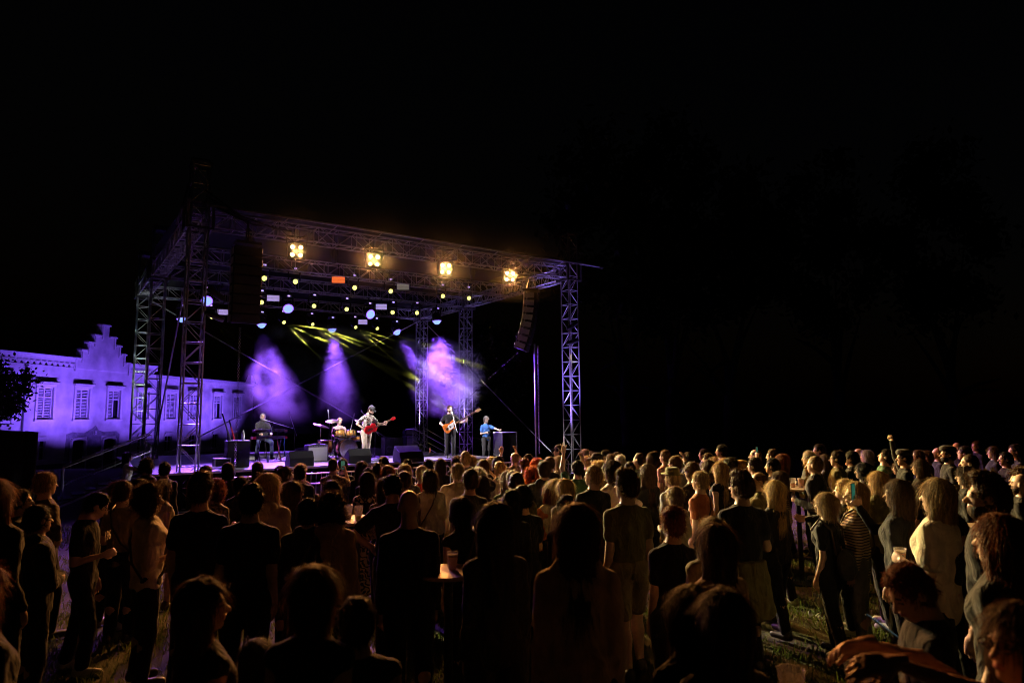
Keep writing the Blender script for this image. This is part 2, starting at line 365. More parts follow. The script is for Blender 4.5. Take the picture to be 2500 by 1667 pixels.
for nm, (u, d) in towers.items():
    p = S(u, d); gz = ground_z(p.x, p.y)
    t = truss('truss_tower', f'{nm} lattice tower carrying the stage roof', 'truss tower', S(u, d, gz + .18), S(u, d, H_MAST), TW, .56, 'roof towers')
    b = MB(); b.box((0, 0, -.10), (1.1, 1.1, .14)); b.obj('base_plate', BLK, t)
    b = MB()
    zz = H_TR - gz - .18
    for s_ in (-1, 1):
        for q in (-1, 1): b.box((s_ * .33, q * .33, zz + .28), (.07, .07, .80))
    for zc in (-.08, .64):
        for s_ in (-1, 1): b.box((s_ * .33, 0, zz + zc), (.06, .66, .06)); b.box((0, s_ * .33, zz + zc), (.66, .06, .06))
    b.obj('sleeve_block', mat('dark steel sleeve', (.10, .10, .10), .5, .6), t)
    b = MB(); top = H_MAST - gz - .18
    b.box((0, 0, top + .05), (.56, .56, .07)); b.tube([(-.25, 0, top + .16), (.25, 0, top + .16)], .09, 10); b.obj('head_pulley', mat('dark steel sleeve', (.10, .10, .10), .5, .6), t)
th = .46; zc = H_TR + th / 2
for nm, d in (('front', 0), ('second', D_ROW), ('third', D_MID), ('rearmost', D_BACK)):
    truss('roof_truss', f'{nm} cross truss of the stage roof, counted from the audience', 'truss', S(.30, d, zc), S(SW - .30, d, zc), th, .62, 'cross trusses of the roof')
for nm, u in (('left', 0), ('right', SW)):
    truss('side_truss', f'{nm} side truss of the stage roof running front to back', 'truss', S(u, .30, zc), S(u, D_BACK - .30, zc), th, .44, 'side trusses of the roof')
pe = on_d(1471, 653, -.42); ue = stage_uv(pe)[0]
tb = MB(); tb.tube([S(.15, -.42, H_TR + .56), S(ue, -.42, H_TR + .56)], .034, 8)
ep = tb.obj('awning_pipe', ALU, None, True); tag(ep, 'long bare pipe along the front edge of the stage roof', 'pipe')
b = MB(); b.tube([S(ue - .18, -.42, H_TR + .56), S(ue, -.42, H_TR + .56)], .07, 8); b.obj('clamp', BLK, ep)
for k in range(9):
    u = .9 + k * 1.5
    b = MB(); b.tube([S(u, -.42, H_TR + .55), S(u - .5, .22, H_TR + .03)], .018, 6); b.obj('strut', ALU, ep)
b = MB()                                                    # roof skin
for i in range(12):
    for j in range(10):
        q = []
        for a, c in ((i, j), (i + 1, j), (i + 1, j + 1), (i, j + 1)):
            u, d = -.2 + (SW + .4) * a / 12, -.35 + (D_BACK + .8) * c / 10
            q.append(S(u, d, H_TR + .60 + .5 * math.sin(math.pi * c / 10) * 1.0 + .03 * math.sin(a * 2.1 + c)))
        b.add(q, [(0, 1, 2, 3)])
rc = b.obj('roof_canopy', mat('grey tarpaulin', (.006, .006, .007), .95, var=.15, scale=2, bump=.2), None, True); tag(rc, 'grey tarpaulin skin stretched over the stage roof', 'canopy')
b = MB(); b.add([S(-.24, -.3, H_TR + 1.42), S(-.24, -.3, H_TR + 1.38), S(-.24, 2.0, H_TR + .50), S(-.24, 2.0, H_TR + .58)], [(0, 1, 2, 3)]); b.tube([S(-.24, -.1, H_TR + 1.44), S(-.26, 2.1, H_TR + .56)], .035, 6)
tag(b.obj('gutter_strap', ALU), 'pale strap from the front left mast down to the side truss', 'strap')
# cross bracing cables
for nm, a, c in (('rear bay, rising to the right', S(0, D_BACK, .2), S(SW, D_BACK, H_TR)), ('rear bay, falling to the right', S(0, D_BACK, H_TR), S(SW, D_BACK, .2)),
                 ('right side, from back top to front foot', S(SW, D_BACK, H_TR), S(SW, 0, .1)), ('left side, from front top to middle foot', S(0, .3, H_TR), S(0, D_MID, .3))):
    b = MB(); b.tube([a, c], .028, 6); tag(b.obj('bracing_strap', mat('grey webbing', (.30, .30, .32), .8, var=.1)), f'grey bracing strap across the {nm}', 'strap', 'bracing straps of the stage')

# ------------------------------------------------------------------ deck, skirt, apron, stairs, barrier
U0, U1, DF, DB = -.9, stage_uv(on_z(1227, 1116, DECK))[0], -.28, 10.4
plank = mat('worn stage plywood', (.34, .33, .33), .38, var=.35, scale=2.2, bump=.1)
deck = thing('stage_deck', 'wide stage floor of dark plywood panels on a black skirt', 'stage', Matrix.Translation(S0) @ Matrix.Rotation(YAW, 4, 'Z'))
nu, nd = 6, 5; pm = None
for i in range(nu):
    for j in range(nd):
        a, c = (U1 - U0) / nu, (DB - DF) / nd
        if pm is None: q = MB(); q.box((0, 0, 0), (a - .012, c - .012, .05)); pm = q.mesh('deck_panel')
        link('deck_panel', pm, plank, deck, Matrix.Translation((U0 + a * (i + .5), DF + c * (j + .5), DECK - .025)))
b = MB(); b.box(((U0 + U1) / 2, DF - .012, DECK - .03), (U1 - U0, .02, .055)); b.obj('edge_rail', ALU, deck)
b = MB(); n = 80
for i in range(n):
    x0, x1 = U0 + (U1 - U0) * i / n, U0 + (U1 - U0) * (i + 1) / n; y0, y1 = DF + .03 + .025 * math.sin(i * 2.4), DF + .03 + .025 * math.sin((i + 1) * 2.4)
    b.add([(x0, y0, -.35), (x1, y1, -.35), (x1, y1, DECK - .06), (x0, y0, DECK - .06)], [(0, 1, 2, 3)])
b.add([(U1, DF, -.35), (U1, DB, -.35), (U1, DB, DECK - .06), (U1, DF, DECK - .06)], [(0, 1, 2, 3)]); b.obj('skirt', CLOTH, deck)
ap = thing('sub_row', 'low black row of subwoofers with a pale top edge before the stage', 'subwoofers', Matrix.Translation(S0) @ Matrix.Rotation(YAW, 4, 'Z'))
for k in range(6):
    u = 0.9 + k * 1.28
    b = MB(); b.box((u, -1.05, .13), (1.2, .75, .70)); c_ = b.obj('sub_cabinet', CAB, ap, bevel=.015)
    b = MB(); b.box((u, -1.435, .13), (1.08, .02, .56)); b.obj('grille', GRILL, c_)
    b = MB(); b.box((u, -1.38, .492), (1.2, .09, .02)); b.obj('edge_strip', mat('pale worn edge', (.5, .5, .52), .5), c_)
def barrier(u, label):
    t = thing('crowd_barrier', label, 'barrier', Matrix.Translation(S(u, -2.2, -.24)) @ Matrix.Rotation(YAW, 4, 'Z'), 'crowd barriers before the stage')
    b = MB(); b.tube([(-1.1, 0, .1), (-1.1, 0, 1.02), (-1.02, 0, 1.08), (1.02, 0, 1.08), (1.1, 0, 1.02), (1.1, 0, .1)], .021, 6); b.tube([(-1.1, 0, .18), (1.1, 0, .18)], .016, 6); b.obj('frame', ALU, t, True)
    v = MB(); v.tube([(0, 0, .18), (0, 0, 1.08)], .009, 5); vm = v.mesh('bar')
    for i in range(15): link('bar', vm, ALU, t, Matrix.Translation((-.98 + .14 * i, 0, 0)))
    for s_ in (-.9, .9): b = MB(); b.tube([(s_, -.3, .01), (s_, 0, .12), (s_, .3, .01)], .018, 6); b.obj('foot', ALU, t)
for k, u in enumerate((1.2, 3.5, 5.8, 8.1, 10.4)): barrier(u, f'steel crowd barrier before the stage, {["leftmost", "second from left", "middle one", "second from right", "rightmost"][k]} of five')
def stair(name, label, M, n=5, run=.27, w=1.0):
    t = thing(name, label, 'stairs', M)
    for i in range(n):
        b = MB(); b.box((0, -(n - i - .5) * run, DECK * (i + 1) / (n + 1)), (w, run - .02, .035)); b.obj('tread', mat('dark tread', (.05, .05, .055), .7), t)
    for s_ in (-1, 1):
        x = s_ * (w / 2 + .03); b = MB(); b.tube([(x, 0, DECK - .03), (x, -n * run, -.1)], .03, 6); b.obj('stringer', ALU, t)
        b = MB(); y1 = -n * run + .1
        b.tube([(x, .0, DECK), (x, .0, DECK + .98), (x, y1, 1.0), (x, y1, 0)], .022, 6); b.tube([(x, 0, DECK + .48), (x, y1, .50)], .018, 6); b.obj('handrail', ALU, t, True)
    return t
stair('stage_stairs', 'aluminium stairs with sloping handrails at the right end of the stage', Matrix.Translation(S(U1 - .35, 5.3, 0)) @ Matrix.Rotation(YAW + R(90), 4, 'Z'), 6, .30)
stair('stage_stairs', 'aluminium stairs with handrails at the left side of the stage, between the towers', Matrix.Translation(S(U0 + .3, 3.2, 0)) @ Matrix.Rotation(YAW - R(90), 4, 'Z'), 7, .32)
tr = thing('loading_ramp', 'pale metal steps and platform stacked inside the front left tower', 'platform', Matrix.Translation(S(.1, 1.0, -.22)) @ Matrix.Rotation(YAW, 4, 'Z'))
for k in range(5): b = MB(); b.box((0, .12 * k, .18 + .2 * k), (1.1, .5, .04)); b.obj('step', ALU, tr)
for s_ in (-.52, .52): b = MB(); b.tube([(s_, -.2, .1), (s_, .7, 1.15)], .03, 6); b.obj('side_rail', ALU, tr)
# ------------------------------------------------------------------ line arrays
def line_array(label, top, lean, curve, n=8, w=.74, h=.262, rz=0.0):
    t = thing('line_array', label, 'loudspeaker', Matrix.Translation(Vector(top)) @ Matrix.Rotation(YAW + rz, 4, 'Z'), 'flown loudspeaker columns')
    b = MB(); b.box((0, 0, .10), (w * .9, .55, .07)); b.tube([(0, -.2, .1), (0, 0, .75), (0, .2, .1)], .02, 6); b.obj('flying_frame', BLK, t)
    p = Vector((0, 0, 0)); an = lean
    for k in range(n):
        Mx = Matrix.Translation(p) @ Matrix.Rotation(an, 4, 'X')
        q = MB(); q.box((0, 0, -h / 2), (w, .46, h - .015), top=(1, 1)); c_ = link('cabinet', q.mesh('cabinet'), CAB, t, Mx, bevel=.012)
        q = MB(); q.box((0, -.236, -h / 2), (w - .04, .012, h - .045)); g_ = q.obj('grille', GRILL, c_)
        for s_ in (-1, 1): q = MB(); q.box((s_ * (w / 2 + .006), .02, -h / 2), (.014, .34, h - .08)); q.box((s_ * (w / 2 + .012), .12, -h / 2), (.02, .05, h - .03)); q.obj('rigging_plate', ALU, c_)
        p = p + (Matrix.Rotation(an, 3, 'X') @ Vector((0, 0, -h))); an += curve
    return t
pL = on_d(603, 606, -1.1); line_array('tall black loudspeaker column hung before the left end of the roof', pL, 0, .015)
pR = on_d(1297, 716, -.9); line_array('curved loudspeaker column hung near the right tower', pR, .02, .05, n=8, w=.66, h=.262, rz=R(46))
for (px, y0, y1, d, lb) in ((586, 800, 1166, -1.0, 'hoist chain hanging from the left loudspeaker column to the ground'), (1313, 845, 1112, -.9, 'hoist chain hanging beside the right loudspeaker column')):
    a, c = on_d(px, y0, d), on_d(px, y1, d); c.x, c.y = a.x, a.y; b = MB(); n = int((a.z - c.z) / .05)
    for i in range(n):
        z = a.z - .05 * i; M3 = Matrix.Rotation((i % 2) * R(90) + .3, 3, 'Z'); w_ = M3 @ Vector((.022, 0, 0)); o_ = Vector((a.x, a.y, z))
        b.tube([o_ + w_, o_ + w_ * 1.0 - Vector((0, 0, .055)), o_ - w_ - Vector((0, 0, .055)), o_ - w_, o_ + w_], .0075, 4)
    tag(b.obj('hoist_chain', mat('bright chain steel', (.6, .6, .62), .3, .9)), lb, 'chain')
b = MB(); a = on_d(1305, 840, -.9); b.tube([a, (a.x, a.y, -.2)], .035, 8); pp = b.obj('steel_pole', ALU, None, True); tag(pp, 'slim upright pole below the right loudspeaker column', 'pole')
b = MB(); b.tube([on_d(1289, 838, -.9), S(SW - 3.2, 3.5, 2.6)], .006, 5); tag(b.obj('tie_rope', CLOTH), 'thin rope tying back the curved loudspeaker column', 'rope')
for k in range(3):
    b = MB(); a, c = S(.1 + .1 * k, -.3, H_TR + 1.0 - .2 * k), S(1.9 + .25 * k, -.75, H_TR + .05)
    b.tube([a, a.lerp(c, .5) - Vector((0, 0, .18)), c], .03, 6); tag(b.obj('cable_loom', BLK, None, True), ['upper', 'middle', 'lower'][k] + ' black cable loom sagging from the front left mast to the loudspeakers', 'cable', 'cable looms at the left mast')

# ------------------------------------------------------------------ lamps
AMB = (1.0, .38, .09); YEL = (1.0, .83, .31); VIO = (.29, .09, 1.0)
lampblack = mat('lamp housing', (.02, .02, .022), .45, var=.1)
amb_lens = mat('amber lamp glass', (.3, .2, .1), .3, var=0, emit=(1, .62, .27), estr=5)
yel_lens = mat('yellow lamp glass', (.3, .3, .1), .3, var=0, emit=(.98, .95, .20), estr=2.2)
vio_lens = mat('violet lamp glass', (.1, .2, .4), .3, var=0, emit=(.24, .38, 1.0), estr=1.6)
vio_rim = mat('violet lamp rim', (.1, .05, .3), .3, var=0, emit=(.30, .10, 1.0), estr=1.8)
disp = mat('lamp display', (.1, .1, .2), .3, var=0, emit=(.55, .38, 1.0), estr=1.6)
CROWD = Vector((4.0, 11.0, 1.0))
ORD = ['leftmost', 'second', 'third', 'rightmost']
for k, (px, py) in enumerate(((724, 613), (913, 636), (1088, 656), (1245, 675))):
    p = on_d(px, py, -.32); tgt = Vector((-.5 + 2.8 * k, 8.0 + 1.0 * k, .6))
    M = look(p, CAMP.lerp(tgt, .55)); t = thing('blinder_lamp', f'{ORD[k]} of four glowing amber four-cell lamps under the front truss', 'stage lamp', M, 'amber four-cell lamps')
    b = MB(); b.box((0, 0, .10), (.50, .50, .18)); b.obj('housing', lampblack, t)
    b = MB(); b.tube([(-.29, 0, .05), (-.29, .42, .1), (.29, .42, .1), (.29, 0, .05)], .018, 5); b.obj('yoke', lampblack, t)
    dm = MB(); dm.lathe([(0.0, -.04), (.04, -.034), (.058, -.018), (.068, .005)], 16)
    for sx in (-1, 1):
        for sy in (-1, 1): link('cell', dm.mesh('cell', True), amb_lens, t, Matrix.Translation((sx * .115, sy * .115, 0)))
    bpy.context.view_layer.update()
    spot('blinder_beam', M @ Vector((0, 0, -.10)), tgt, AMB, (3300, 5200, 6000, 6000)[k], 120, 1.0, .18, t)
hb = MB(); hb.box((0, 0, .42), (.32, .30, .16)); hbm = hb.mesh('base')
hd = MB(); hd.box((0, -.155, .44), (.10, .012, .055)); hdm = hd.mesh('display')
def moving_head(px, py, d, tgt, kind, label, power, size, extra=(), rad=.05):
    p = on_d(px, py, d); grp = {'y': 'yellow moving heads', 'v': 'violet wash lamps'}[kind]
    t = thing('moving_head', label, 'stage lamp', Matrix.Translation(p) @ Matrix.Rotation(YAW, 4, 'Z'), grp)
    link('base', hbm, lampblack, t); link('display', hdm, disp, t)
    b = MB(); b.tube([(-.21, 0, .36), (-.21, 0, .02)], .03, 6); b.tube([(.21, 0, .36), (.21, 0, .02)], .03, 6); b.box((0, 0, .345), (.46, .10, .05)); b.obj('yoke', lampblack, t)
    zt = H_TR - p.z
    b = MB(); b.tube([(0, 0, .49), (0, 0, max(.56, zt + .03))], .03, 6); b.obj('clamp', lampblack, t)
    bpy.context.view_layer.update()
    Ml = look(p, tgt); L = t.matrix_world.inverted() @ Ml; r_ = .21 if kind == 'v' else .10
    b = MB(); b.lathe([(r_ * .55, .26), (r_ * .9, .20), (r_ * 1.05, -.02), (r_ * 1.12, -.15), (r_ * .98, -.155)], 16, L); hh = b.obj('head', lampblack, t, True)
    b = MB(); b.lathe([(0, -.158 - r_ * .75), (r_ * .4, -.158 - r_ * .68), (r_ * .7, -.158 - r_ * .45), (r_ * .88, -.158)], 18, L); b.obj('lens', vio_lens if kind == 'v' else yel_lens, t, True)
    if kind == 'v': b = MB(); b.lathe([(r_ * .88, -.160), (r_ * .96, -.166), (r_ * 1.05, -.158)], 18, L); b.obj('lens_ring', vio_rim, t, True)
    c_ = VIO if kind == 'v' else YEL
    spot('head_beam', Ml @ Vector((0, 0, -.32)), tgt, c_, power, size, 1.0 if kind == 'v' else .25, rad, t)
    for (tx, pw, sz) in extra: spot('gobo_beam', Ml @ Vector((0, 0, -.32)), tx, (.95, .92, .10), pw, sz, .3, .012, t)
    return t
YP = 13000
Y_A = [(643, 678), (718, 686), (862, 701), (950, 710), (1077, 722), (1140, 727)]
Y_B = [(637, 737), (765, 746), (844, 754), (957, 762), (1015, 763)]
Y_C = [(513, 770), (689, 783), (759, 788), (864, 795), (917, 798)]
NTH = ['leftmost', 'second', 'third', 'fourth', 'fifth', 'sixth']
for k, (px, py) in enumerate(Y_A):
    moving_head(px, py, D_ROW, Vector((1.0 + 2.2 * k, 8.5 + 1.0 * (k % 3), 1.2)), 'y', f'{NTH[k]} yellow lamp of the row on the second roof truss', YP * 1.3, 13)
for k, (px, py) in enumerate(Y_B):
    moving_head(px, py, D_MID, Vector(((.4, 9.0, 1), (2.7, 7.3, 0), (4.6, 8.6, .8), (3.6, 6.0, .3), (8.5, 9.0, 1))[k]), 'y', f'{NTH[k]} yellow lamp of the row on the third roof truss', YP * 1.3, 12)
GB = {1: [(745, 792), (752, 812), (735, 828), (770, 818)], 2: [(835, 815), (845, 826), (828, 832)], 3: [(925, 815), (918, 826), (905, 830)], 4: [(945, 808)]}
for k, (px, py) in enumerate(Y_C):
    p = on_d(px, py, D_BACK); ex = []
    for (gx, gy) in GB.get(k, []):
        q = on_d(gx, gy, D_BACK - 1.2); ex.append((p + (q - p) * 4, 36000, 2.2))
    if k == 0: ex = [(on_d(640, 960, 8.0), 2500, 3.0), (on_d(760, 900, 8.0), 2500, 3.0)]
    moving_head(px, py, D_BACK, on_d(px + 260, py + 240, 6.0), 'y', f'{NTH[k]} yellow lamp of the row on the rearmost roof truss', 200, 9, ex)
V_ALL = [(443, 770, D_BACK, (470, 1000, 12.0), 1.0, 26, 'leftmost violet wash lamp, on the rearmost truss by the left towers'), (504, 731, D_MID, (600, 1150, -1.2), 14.0, 50, 'violet wash lamp on the third truss just right of the front left tower'),
         (638, 785, D_BACK, (662, 1010, 11.8), 10.0, 52, 'violet wash lamp casting the broad left smoke plume'), (702, 749, D_MID, (840, 1135, .3), 26.0, 60, 'violet wash lamp on the third truss above the keyboard player'),
         (810, 797, D_BACK, (832, 1020, 12.0), 7.0, 36, 'violet wash lamp casting the slim middle smoke plume'), (900, 765, D_MID, at(1500, 1085, 21), 45.0, 30, 'violet wash lamp high above the drum kit'),
         (966, 805, D_BACK, (1040, 930, 10.8), 5.0, 24, 'violet wash lamp on the rearmost truss aimed to the right'), (1066, 776, D_MID, (1082, 1010, 7.6), 9.0, 58, 'violet wash lamp casting the bright right smoke plume')]
for (px, py, d, a, pw, sz, lb) in V_ALL: moving_head(px, py, d, (a if isinstance(a, Vector) else on_d(*a)), 'v', lb, 1100 * pw, sz, rad=.22)
PAN = [(826, 683, D_ROW, 'o', 'panel lamp glowing orange on the second roof truss'), (984, 700, D_ROW, 'g', 'dull, faintly glowing panel lamp on the second roof truss'), (667, 728, D_MID, 'l', 'lavender panel lamp on the third truss, left half'),
       (931, 749, D_MID, 'l', 'lavender panel lamp on the third truss, right half'), (544, 762, D_BACK, 'l', 'lavender panel lamp on the rearmost truss, left half'), (885, 786, D_BACK, 'l', 'lavender panel lamp on the rearmost truss, right half')]
for (px, py, d, c_, lb) in PAN:
    p = on_d(px, py, d); t = thing('panel_lamp', lb, 'stage lamp', look(p, CAMP + Vector((-2, 0, -1))), 'rectangular panel lamps')
    b = MB(); b.box((0, 0, .06), (.54, .30, .10)); b.obj('housing', lampblack, t, bevel=.01)
    em = {'o': mat('orange panel glow', (.4, .1, .03), .4, var=.1, emit=(1, .17, .03), estr=.9), 'g': mat('dull panel', (.2, .19, .16), .4, var=.1, emit=(.5, .45, .35), estr=.25), 'l': mat('lavender panel glow', (.3, .25, .4), .4, var=.1, emit=(.5, .38, .8), estr=.75)}[c_]  # the dull panel also gets a weak emission of its own
    for s_ in (-1, 1): b = MB(); b.box((0, s_ * .062, 0), (.48, .115, .02)); b.obj('lens', em, t)
    b = MB(); b.tube([(0, .1, .1), (0, .62, .0)], .02, 5); b.obj('bracket', lampblack, t)
# white light on the players from profile lamps clamped to the front truss and the front towers
for k, (u, d, z, tu, td, pw, lb) in enumerate(((1.5, .42, H_TR - .22, 3.15, 4.7, .55, 'front truss near the left tower'), (4.1, .42, H_TR - .22, 5.65, 3.8, 1.0, 'front truss left of the middle'), (9.3, .42, H_TR - .22, 10.8, 1.9, .55, 'front truss near the right tower'),
        (.45, -.62, 5.7, 5.45, .5, .75, 'front left tower, upper'), (.45, -.62, 5.1, 8.3, .45, 1.3, 'front left tower, lower'), (SW - .45, -.62, 5.7, 8.4, .45, 1.2, 'front right tower, upper'), (SW - .45, -.62, 5.1, 5.5, .5, .75, 'front right tower, lower'))):
    p = S(u, d, z); tg = S(tu, td, DECK + 1.25); t = thing('profile_lamp', 'profile lamp clamped to the ' + lb, 'stage lamp', look(p, tg), 'profile lamps lighting the players')
    b = MB(); b.lathe([(.06, .3), (.09, .25), (.09, -.1), (.075, -.22)], 12); b.obj('barrel', lampblack, t, True)
    b = MB(); b.tube([(-.11, 0, 0), (-.11, .3, .1), (.11, .3, .1), (.11, 0, 0)], .014, 5); b.obj('yoke', lampblack, t)
    spot('profile_beam', p + (tg - p).normalized() * .3, tg, (.97, .86, .90), 7000 * pw, 19, .8, .06, t)
# violet up-lights standing at the tower feet
for nm, (u, d), c_, pw in (('front left', (0, 0), VIO, 1.0), ('front right', (SW, 0), (.36, .22, 1.0), .7), ('middle left', (0, D_MID), (.62, .75, .62), .5), ('back left', (0, D_BACK), (.62, .75, .62), .4), ('middle right', (SW, D_MID), (.45, .30, 1.0), .8), ('back right', (SW, D_BACK), (.45, .30, 1.0), .6)):
    p = S(u + (-.75 if u > 1 else .75), d - .9, .12); t = thing('tower_uplight', f'small floor lamp at the foot of the {nm} tower', 'stage lamp', frame(p, YAW), 'floor lamps at the tower feet')
    b = MB(); b.lathe([(.08, -.12), (.11, -.08), (.11, .10), (.095, .11)], 14); b.obj('barrel', lampblack, t, True)
    b = MB(); b.lathe([(0, .115), (.09, .108)], 14); b.obj('lens', mat('up-light lens ' + nm, (.2, .2, .3), .3, var=0, emit=c_, estr=2), t, True)
    b = MB(); b.tube([(-.14, 0, -.16), (-.14, 0, 0), (.14, 0, 0), (.14, 0, -.16)], .012, 5); b.obj('stand', lampblack, t)
    spot('uplight_beam', p + Vector((0, 0, .16)), S(u, d, 6.0), c_, 4200 * pw, 30, .9, .08, t)
# ------------------------------------------------------------------ stage gear
def deck_at(px, py, z=DECK): p = on_z(px, py, z); return Vector((p.x, p.y, z))
def sframe(p, rz=0.0): return Matrix.Translation(Vector(p)) @ Matrix.Rotation(YAW + rz, 4, 'Z')
def wedge(p, rz, label, w=.72, h=.44, d=.52):
    t = thing('wedge_monitor', label, 'monitor speaker', sframe(p, rz), 'wedge monitors')
    prof = [(-d / 2, 0), (d / 2, 0), (d / 2 - .02, h * .55), (d / 2 - .12, h), (-d / 2 + .10, h * .62), (-d / 2, h * .22)]
    b = MB(); b.prism([(x, z) for x, z in prof], w, Matrix.Rotation(R(90), 4, 'Z')); b.obj('cabinet', CAB, t, bevel=.012)
    a, c = Vector((d / 2 - .12, h)), Vector((-d / 2 + .10, h * .62))
    b = MB(); M3 = Matrix.Rotation(R(90), 4, 'Z')
    b.prism([(a.x + .0, a.y + .012), (a.x + .0, a.y - .005), (c.x, c.y - .005), (c.x, c.y + .012)], w - .06, M3); b.obj('grille', GRILL, t)
    b = MB(); b.box((0, -d / 2 + .01, .10), (.3, .02, .05)); b.obj('handle', BLK, t); return t
wedge(deck_at(731, 1137), R(180), 'wedge monitor with grey grille before the keyboard player')
wedge(deck_at(872, 1130), R(180), 'wedge monitor before the bass drum at the guitarist')
wedge(deck_at(997, 1127), R(0), 'large black wedge monitor alone between the two guitar players', .82, .50, .6)
wedge(S(*stage_uv(on_z(822, 1152, .49)), .49), R(180), 'black wedge monitor on the subwoofer row below the drum kit', .8, .48, .55)
wedge(deck_at(735, 1118), R(150), 'small tilted monitor tucked behind the silver guitar amplifier', .4, .36, .36)
# guitar amplifier with silver cloth
def amp(p, rz, w, h, d, label, front, head=False, name='guitar_amplifier'):
    t = thing(name, label, 'amplifier', sframe(p, rz))
    b = MB(); b.box((0, 0, h / 2), (w, d, h)); b.obj('cabinet', CAB, t, bevel=.015)
    b = MB(); b.box((0, -d / 2 - .006, h * .44), (w - .07, .012, h * .80)); b.obj('grille_cloth', front, t)
    b = MB(); b.box((0, -d / 2 - .006, h * .91), (w - .08, .014, h * .09)); b.obj('control_panel', mat('brushed panel', (.35, .35, .37), .35, .8), t)
    for k in range(7): b = MB(); b.tube([(-w * .36 + k * w * .12, -d / 2 - .01, h * .91), (-w * .36 + k * w * .12, -d / 2 - .035, h * .91)], .014, 8); b.obj('knob', BLK, t)
    b = MB(); b.tube([(-.12, 0, h), (-.1, 0, h + .035), (.1, 0, h + .035), (.12, 0, h)], .012, 6); b.obj('handle', BLK, t)
    if head:
        b = MB(); b.box((0, .02, h + .13), (w * .95, d * .8, .20)); hh = b.obj('amp_head', CAB, t, bevel=.01)
        b = MB(); b.box((0, -d * .4 + .013, h + .13), (w * .88, .012, .14)); b.obj('head_panel', mat('brushed panel', (.35, .35, .37), .35, .8), hh)
        b = MB(); b.tube([(-w * .42, -.05, h + .24), (-w * .42, -.05, h + .30), (w * .42, -.05, h + .30), (w * .42, -.05, h + .24)], .012, 5); b.obj('rack_handle', ALU, hh)
    return t
silver = mat('silver amplifier cloth', (.62, .62, .64), .7, var=.12, scale=220, bump=.3)
amp(deck_at(771, 1126), R(6), .72, .56, .30, 'black combo amplifier with silver cloth front beside the drums', silver)
amp(deck_at(1000, 1097), R(2), .58, .62, .42, 'grey fronted bass cabinet with amplifier head on top', mat('grey amp cloth', (.33, .36, .40), .8, var=.12, scale=200, bump=.3), True, 'bass_amplifier')
for (px, py, w, h, lb) in ((945, 1111, .34, .68, 'tall black cabinet left of the bass amplifier'), (966, 1109, .42, .66, 'black cabinet touching the bass amplifier')):
    t = thing('speaker_cabinet', lb, 'speaker', sframe(deck_at(px, py)), 'black cabinets by the bass amplifier')
    b = MB(); b.box((0, 0, h / 2), (w, .4, h)); b.obj('cabinet', CAB, t, bevel=.015)
    b = MB(); b.box((0, -.208, h / 2), (w - .06, .012, h - .06)); b.obj('grille', GRILL, t)
    b = MB(); b.lathe([(.06, 0), (.12, .01), (.13, .0)], 20, Matrix.Translation((0, -.215, h * .35)) @ Matrix.Rotation(R(90), 4, 'X')); b.obj('cone', mat('speaker cone', (.09, .09, .09), .5), t)
def fan(p, rz, label, r=.24):
    t = thing('floor_fan', label, 'fan', sframe(p, rz))
    for k in range(4): b = MB(); rr = r * (1 - .22 * k); b.tube([(rr * math.cos(a * math.pi / 12), -.04 + .02 * k, r + .05 + rr * math.sin(a * math.pi / 12)) for a in range(25)], .006, 4); b.obj('guard_ring', mat('fan wire', (.35, .35, .38), .4, .7), t)
    for k in range(4):
        a = k * math.pi / 2 + .4; b = MB(); b.box((.11 * math.cos(a), 0, r + .05 + .11 * math.sin(a)), (.17, .012, .10), Matrix.Rotation(-a, 3, 'Y') @ Matrix.Rotation(.5, 3, 'X')); b.obj('blade', BLK, t)
    b = MB(); b.tube([(0, -.05, r + .05), (0, .12, r + .05)], .05, 10); b.obj('hub', mat('pale hub', (.6, .6, .6), .5), t)
    b = MB(); b.tube([(-.2, -.12, .01), (-.2, .15, .01), (-.12, .08, r), (.12, .08, r), (.2, .15, .01), (.2, -.12, .01)], .012, 5); b.obj('foot', BLK, t)
fan(deck_at(1026, 1102), R(-12), 'round black floor fan on the deck right of the bass amplifier')
fan(Vector((*S(1.35, 1.2)[:2], DECK + .12)), R(20), 'round floor fan on the deck at the left handrail', .22)
def box_thing(name, label, cat, M, size, m, lid=None, group=None, corners=True):
    t = thing(name, label, cat, M, group); b = MB(); b.box((0, 0, size[2] / 2), size); b.obj('body', m, t, bevel=.012)
    if lid: b = MB(); b.box((0, 0, size[2] + .012), (size[0] + .02, size[1] + .02, .024)); b.obj('top', lid, t)
    if corners:
        for sx in (-1, 1):
            b = MB(); b.box((sx * size[0] / 2, -size[1] / 2, size[2] / 2), (.03, .03, size[2] * .98)); b.obj('edge', mat('dull edge metal', (.2, .2, .22), .5, .6), t)
    return t
edge = mat('pale worn edge', (.5, .5, .52), .5)
box_thing('draped_table', 'black draped table with a white bottle near the left stage edge', 'table', sframe(deck_at(577, 1140)), (.62, .5, .76), CLOTH, edge, corners=False)
box_thing('desk_case', 'black equipment case with pale top edge at the right end of the stage', 'case', sframe(deck_at(1233, 1113)), (.62, .6, .84), CLOTH, edge)
box_thing('flight_case', 'low flight case with pale edges left of the draped table', 'case', sframe(deck_at(540, 1142)), (.42, .4, .26), CAB, edge)
def bottle(p, label, m, h=.28, r=.035, name='bottle'):
    t = thing(name, label, 'bottle', Matrix.Translation(p)); b = MB(); b.lathe([(r * .9, 0), (r, .01), (r, h * .62), (r * .75, h * .74), (r * .38, h * .84), (r * .38, h * .96)], 14); b.obj('body', m, t, True)
    b = MB(); b.lathe([(r * .45, h * .95), (r * .45, h)], 10); b.obj('cap', mat('white cap', (.7, .7, .7), .4), t); return t
pt = deck_at(577, 1140) + Vector((0, 0, .785)); whitep = mat('white plastic', (.75, .75, .78), .4)
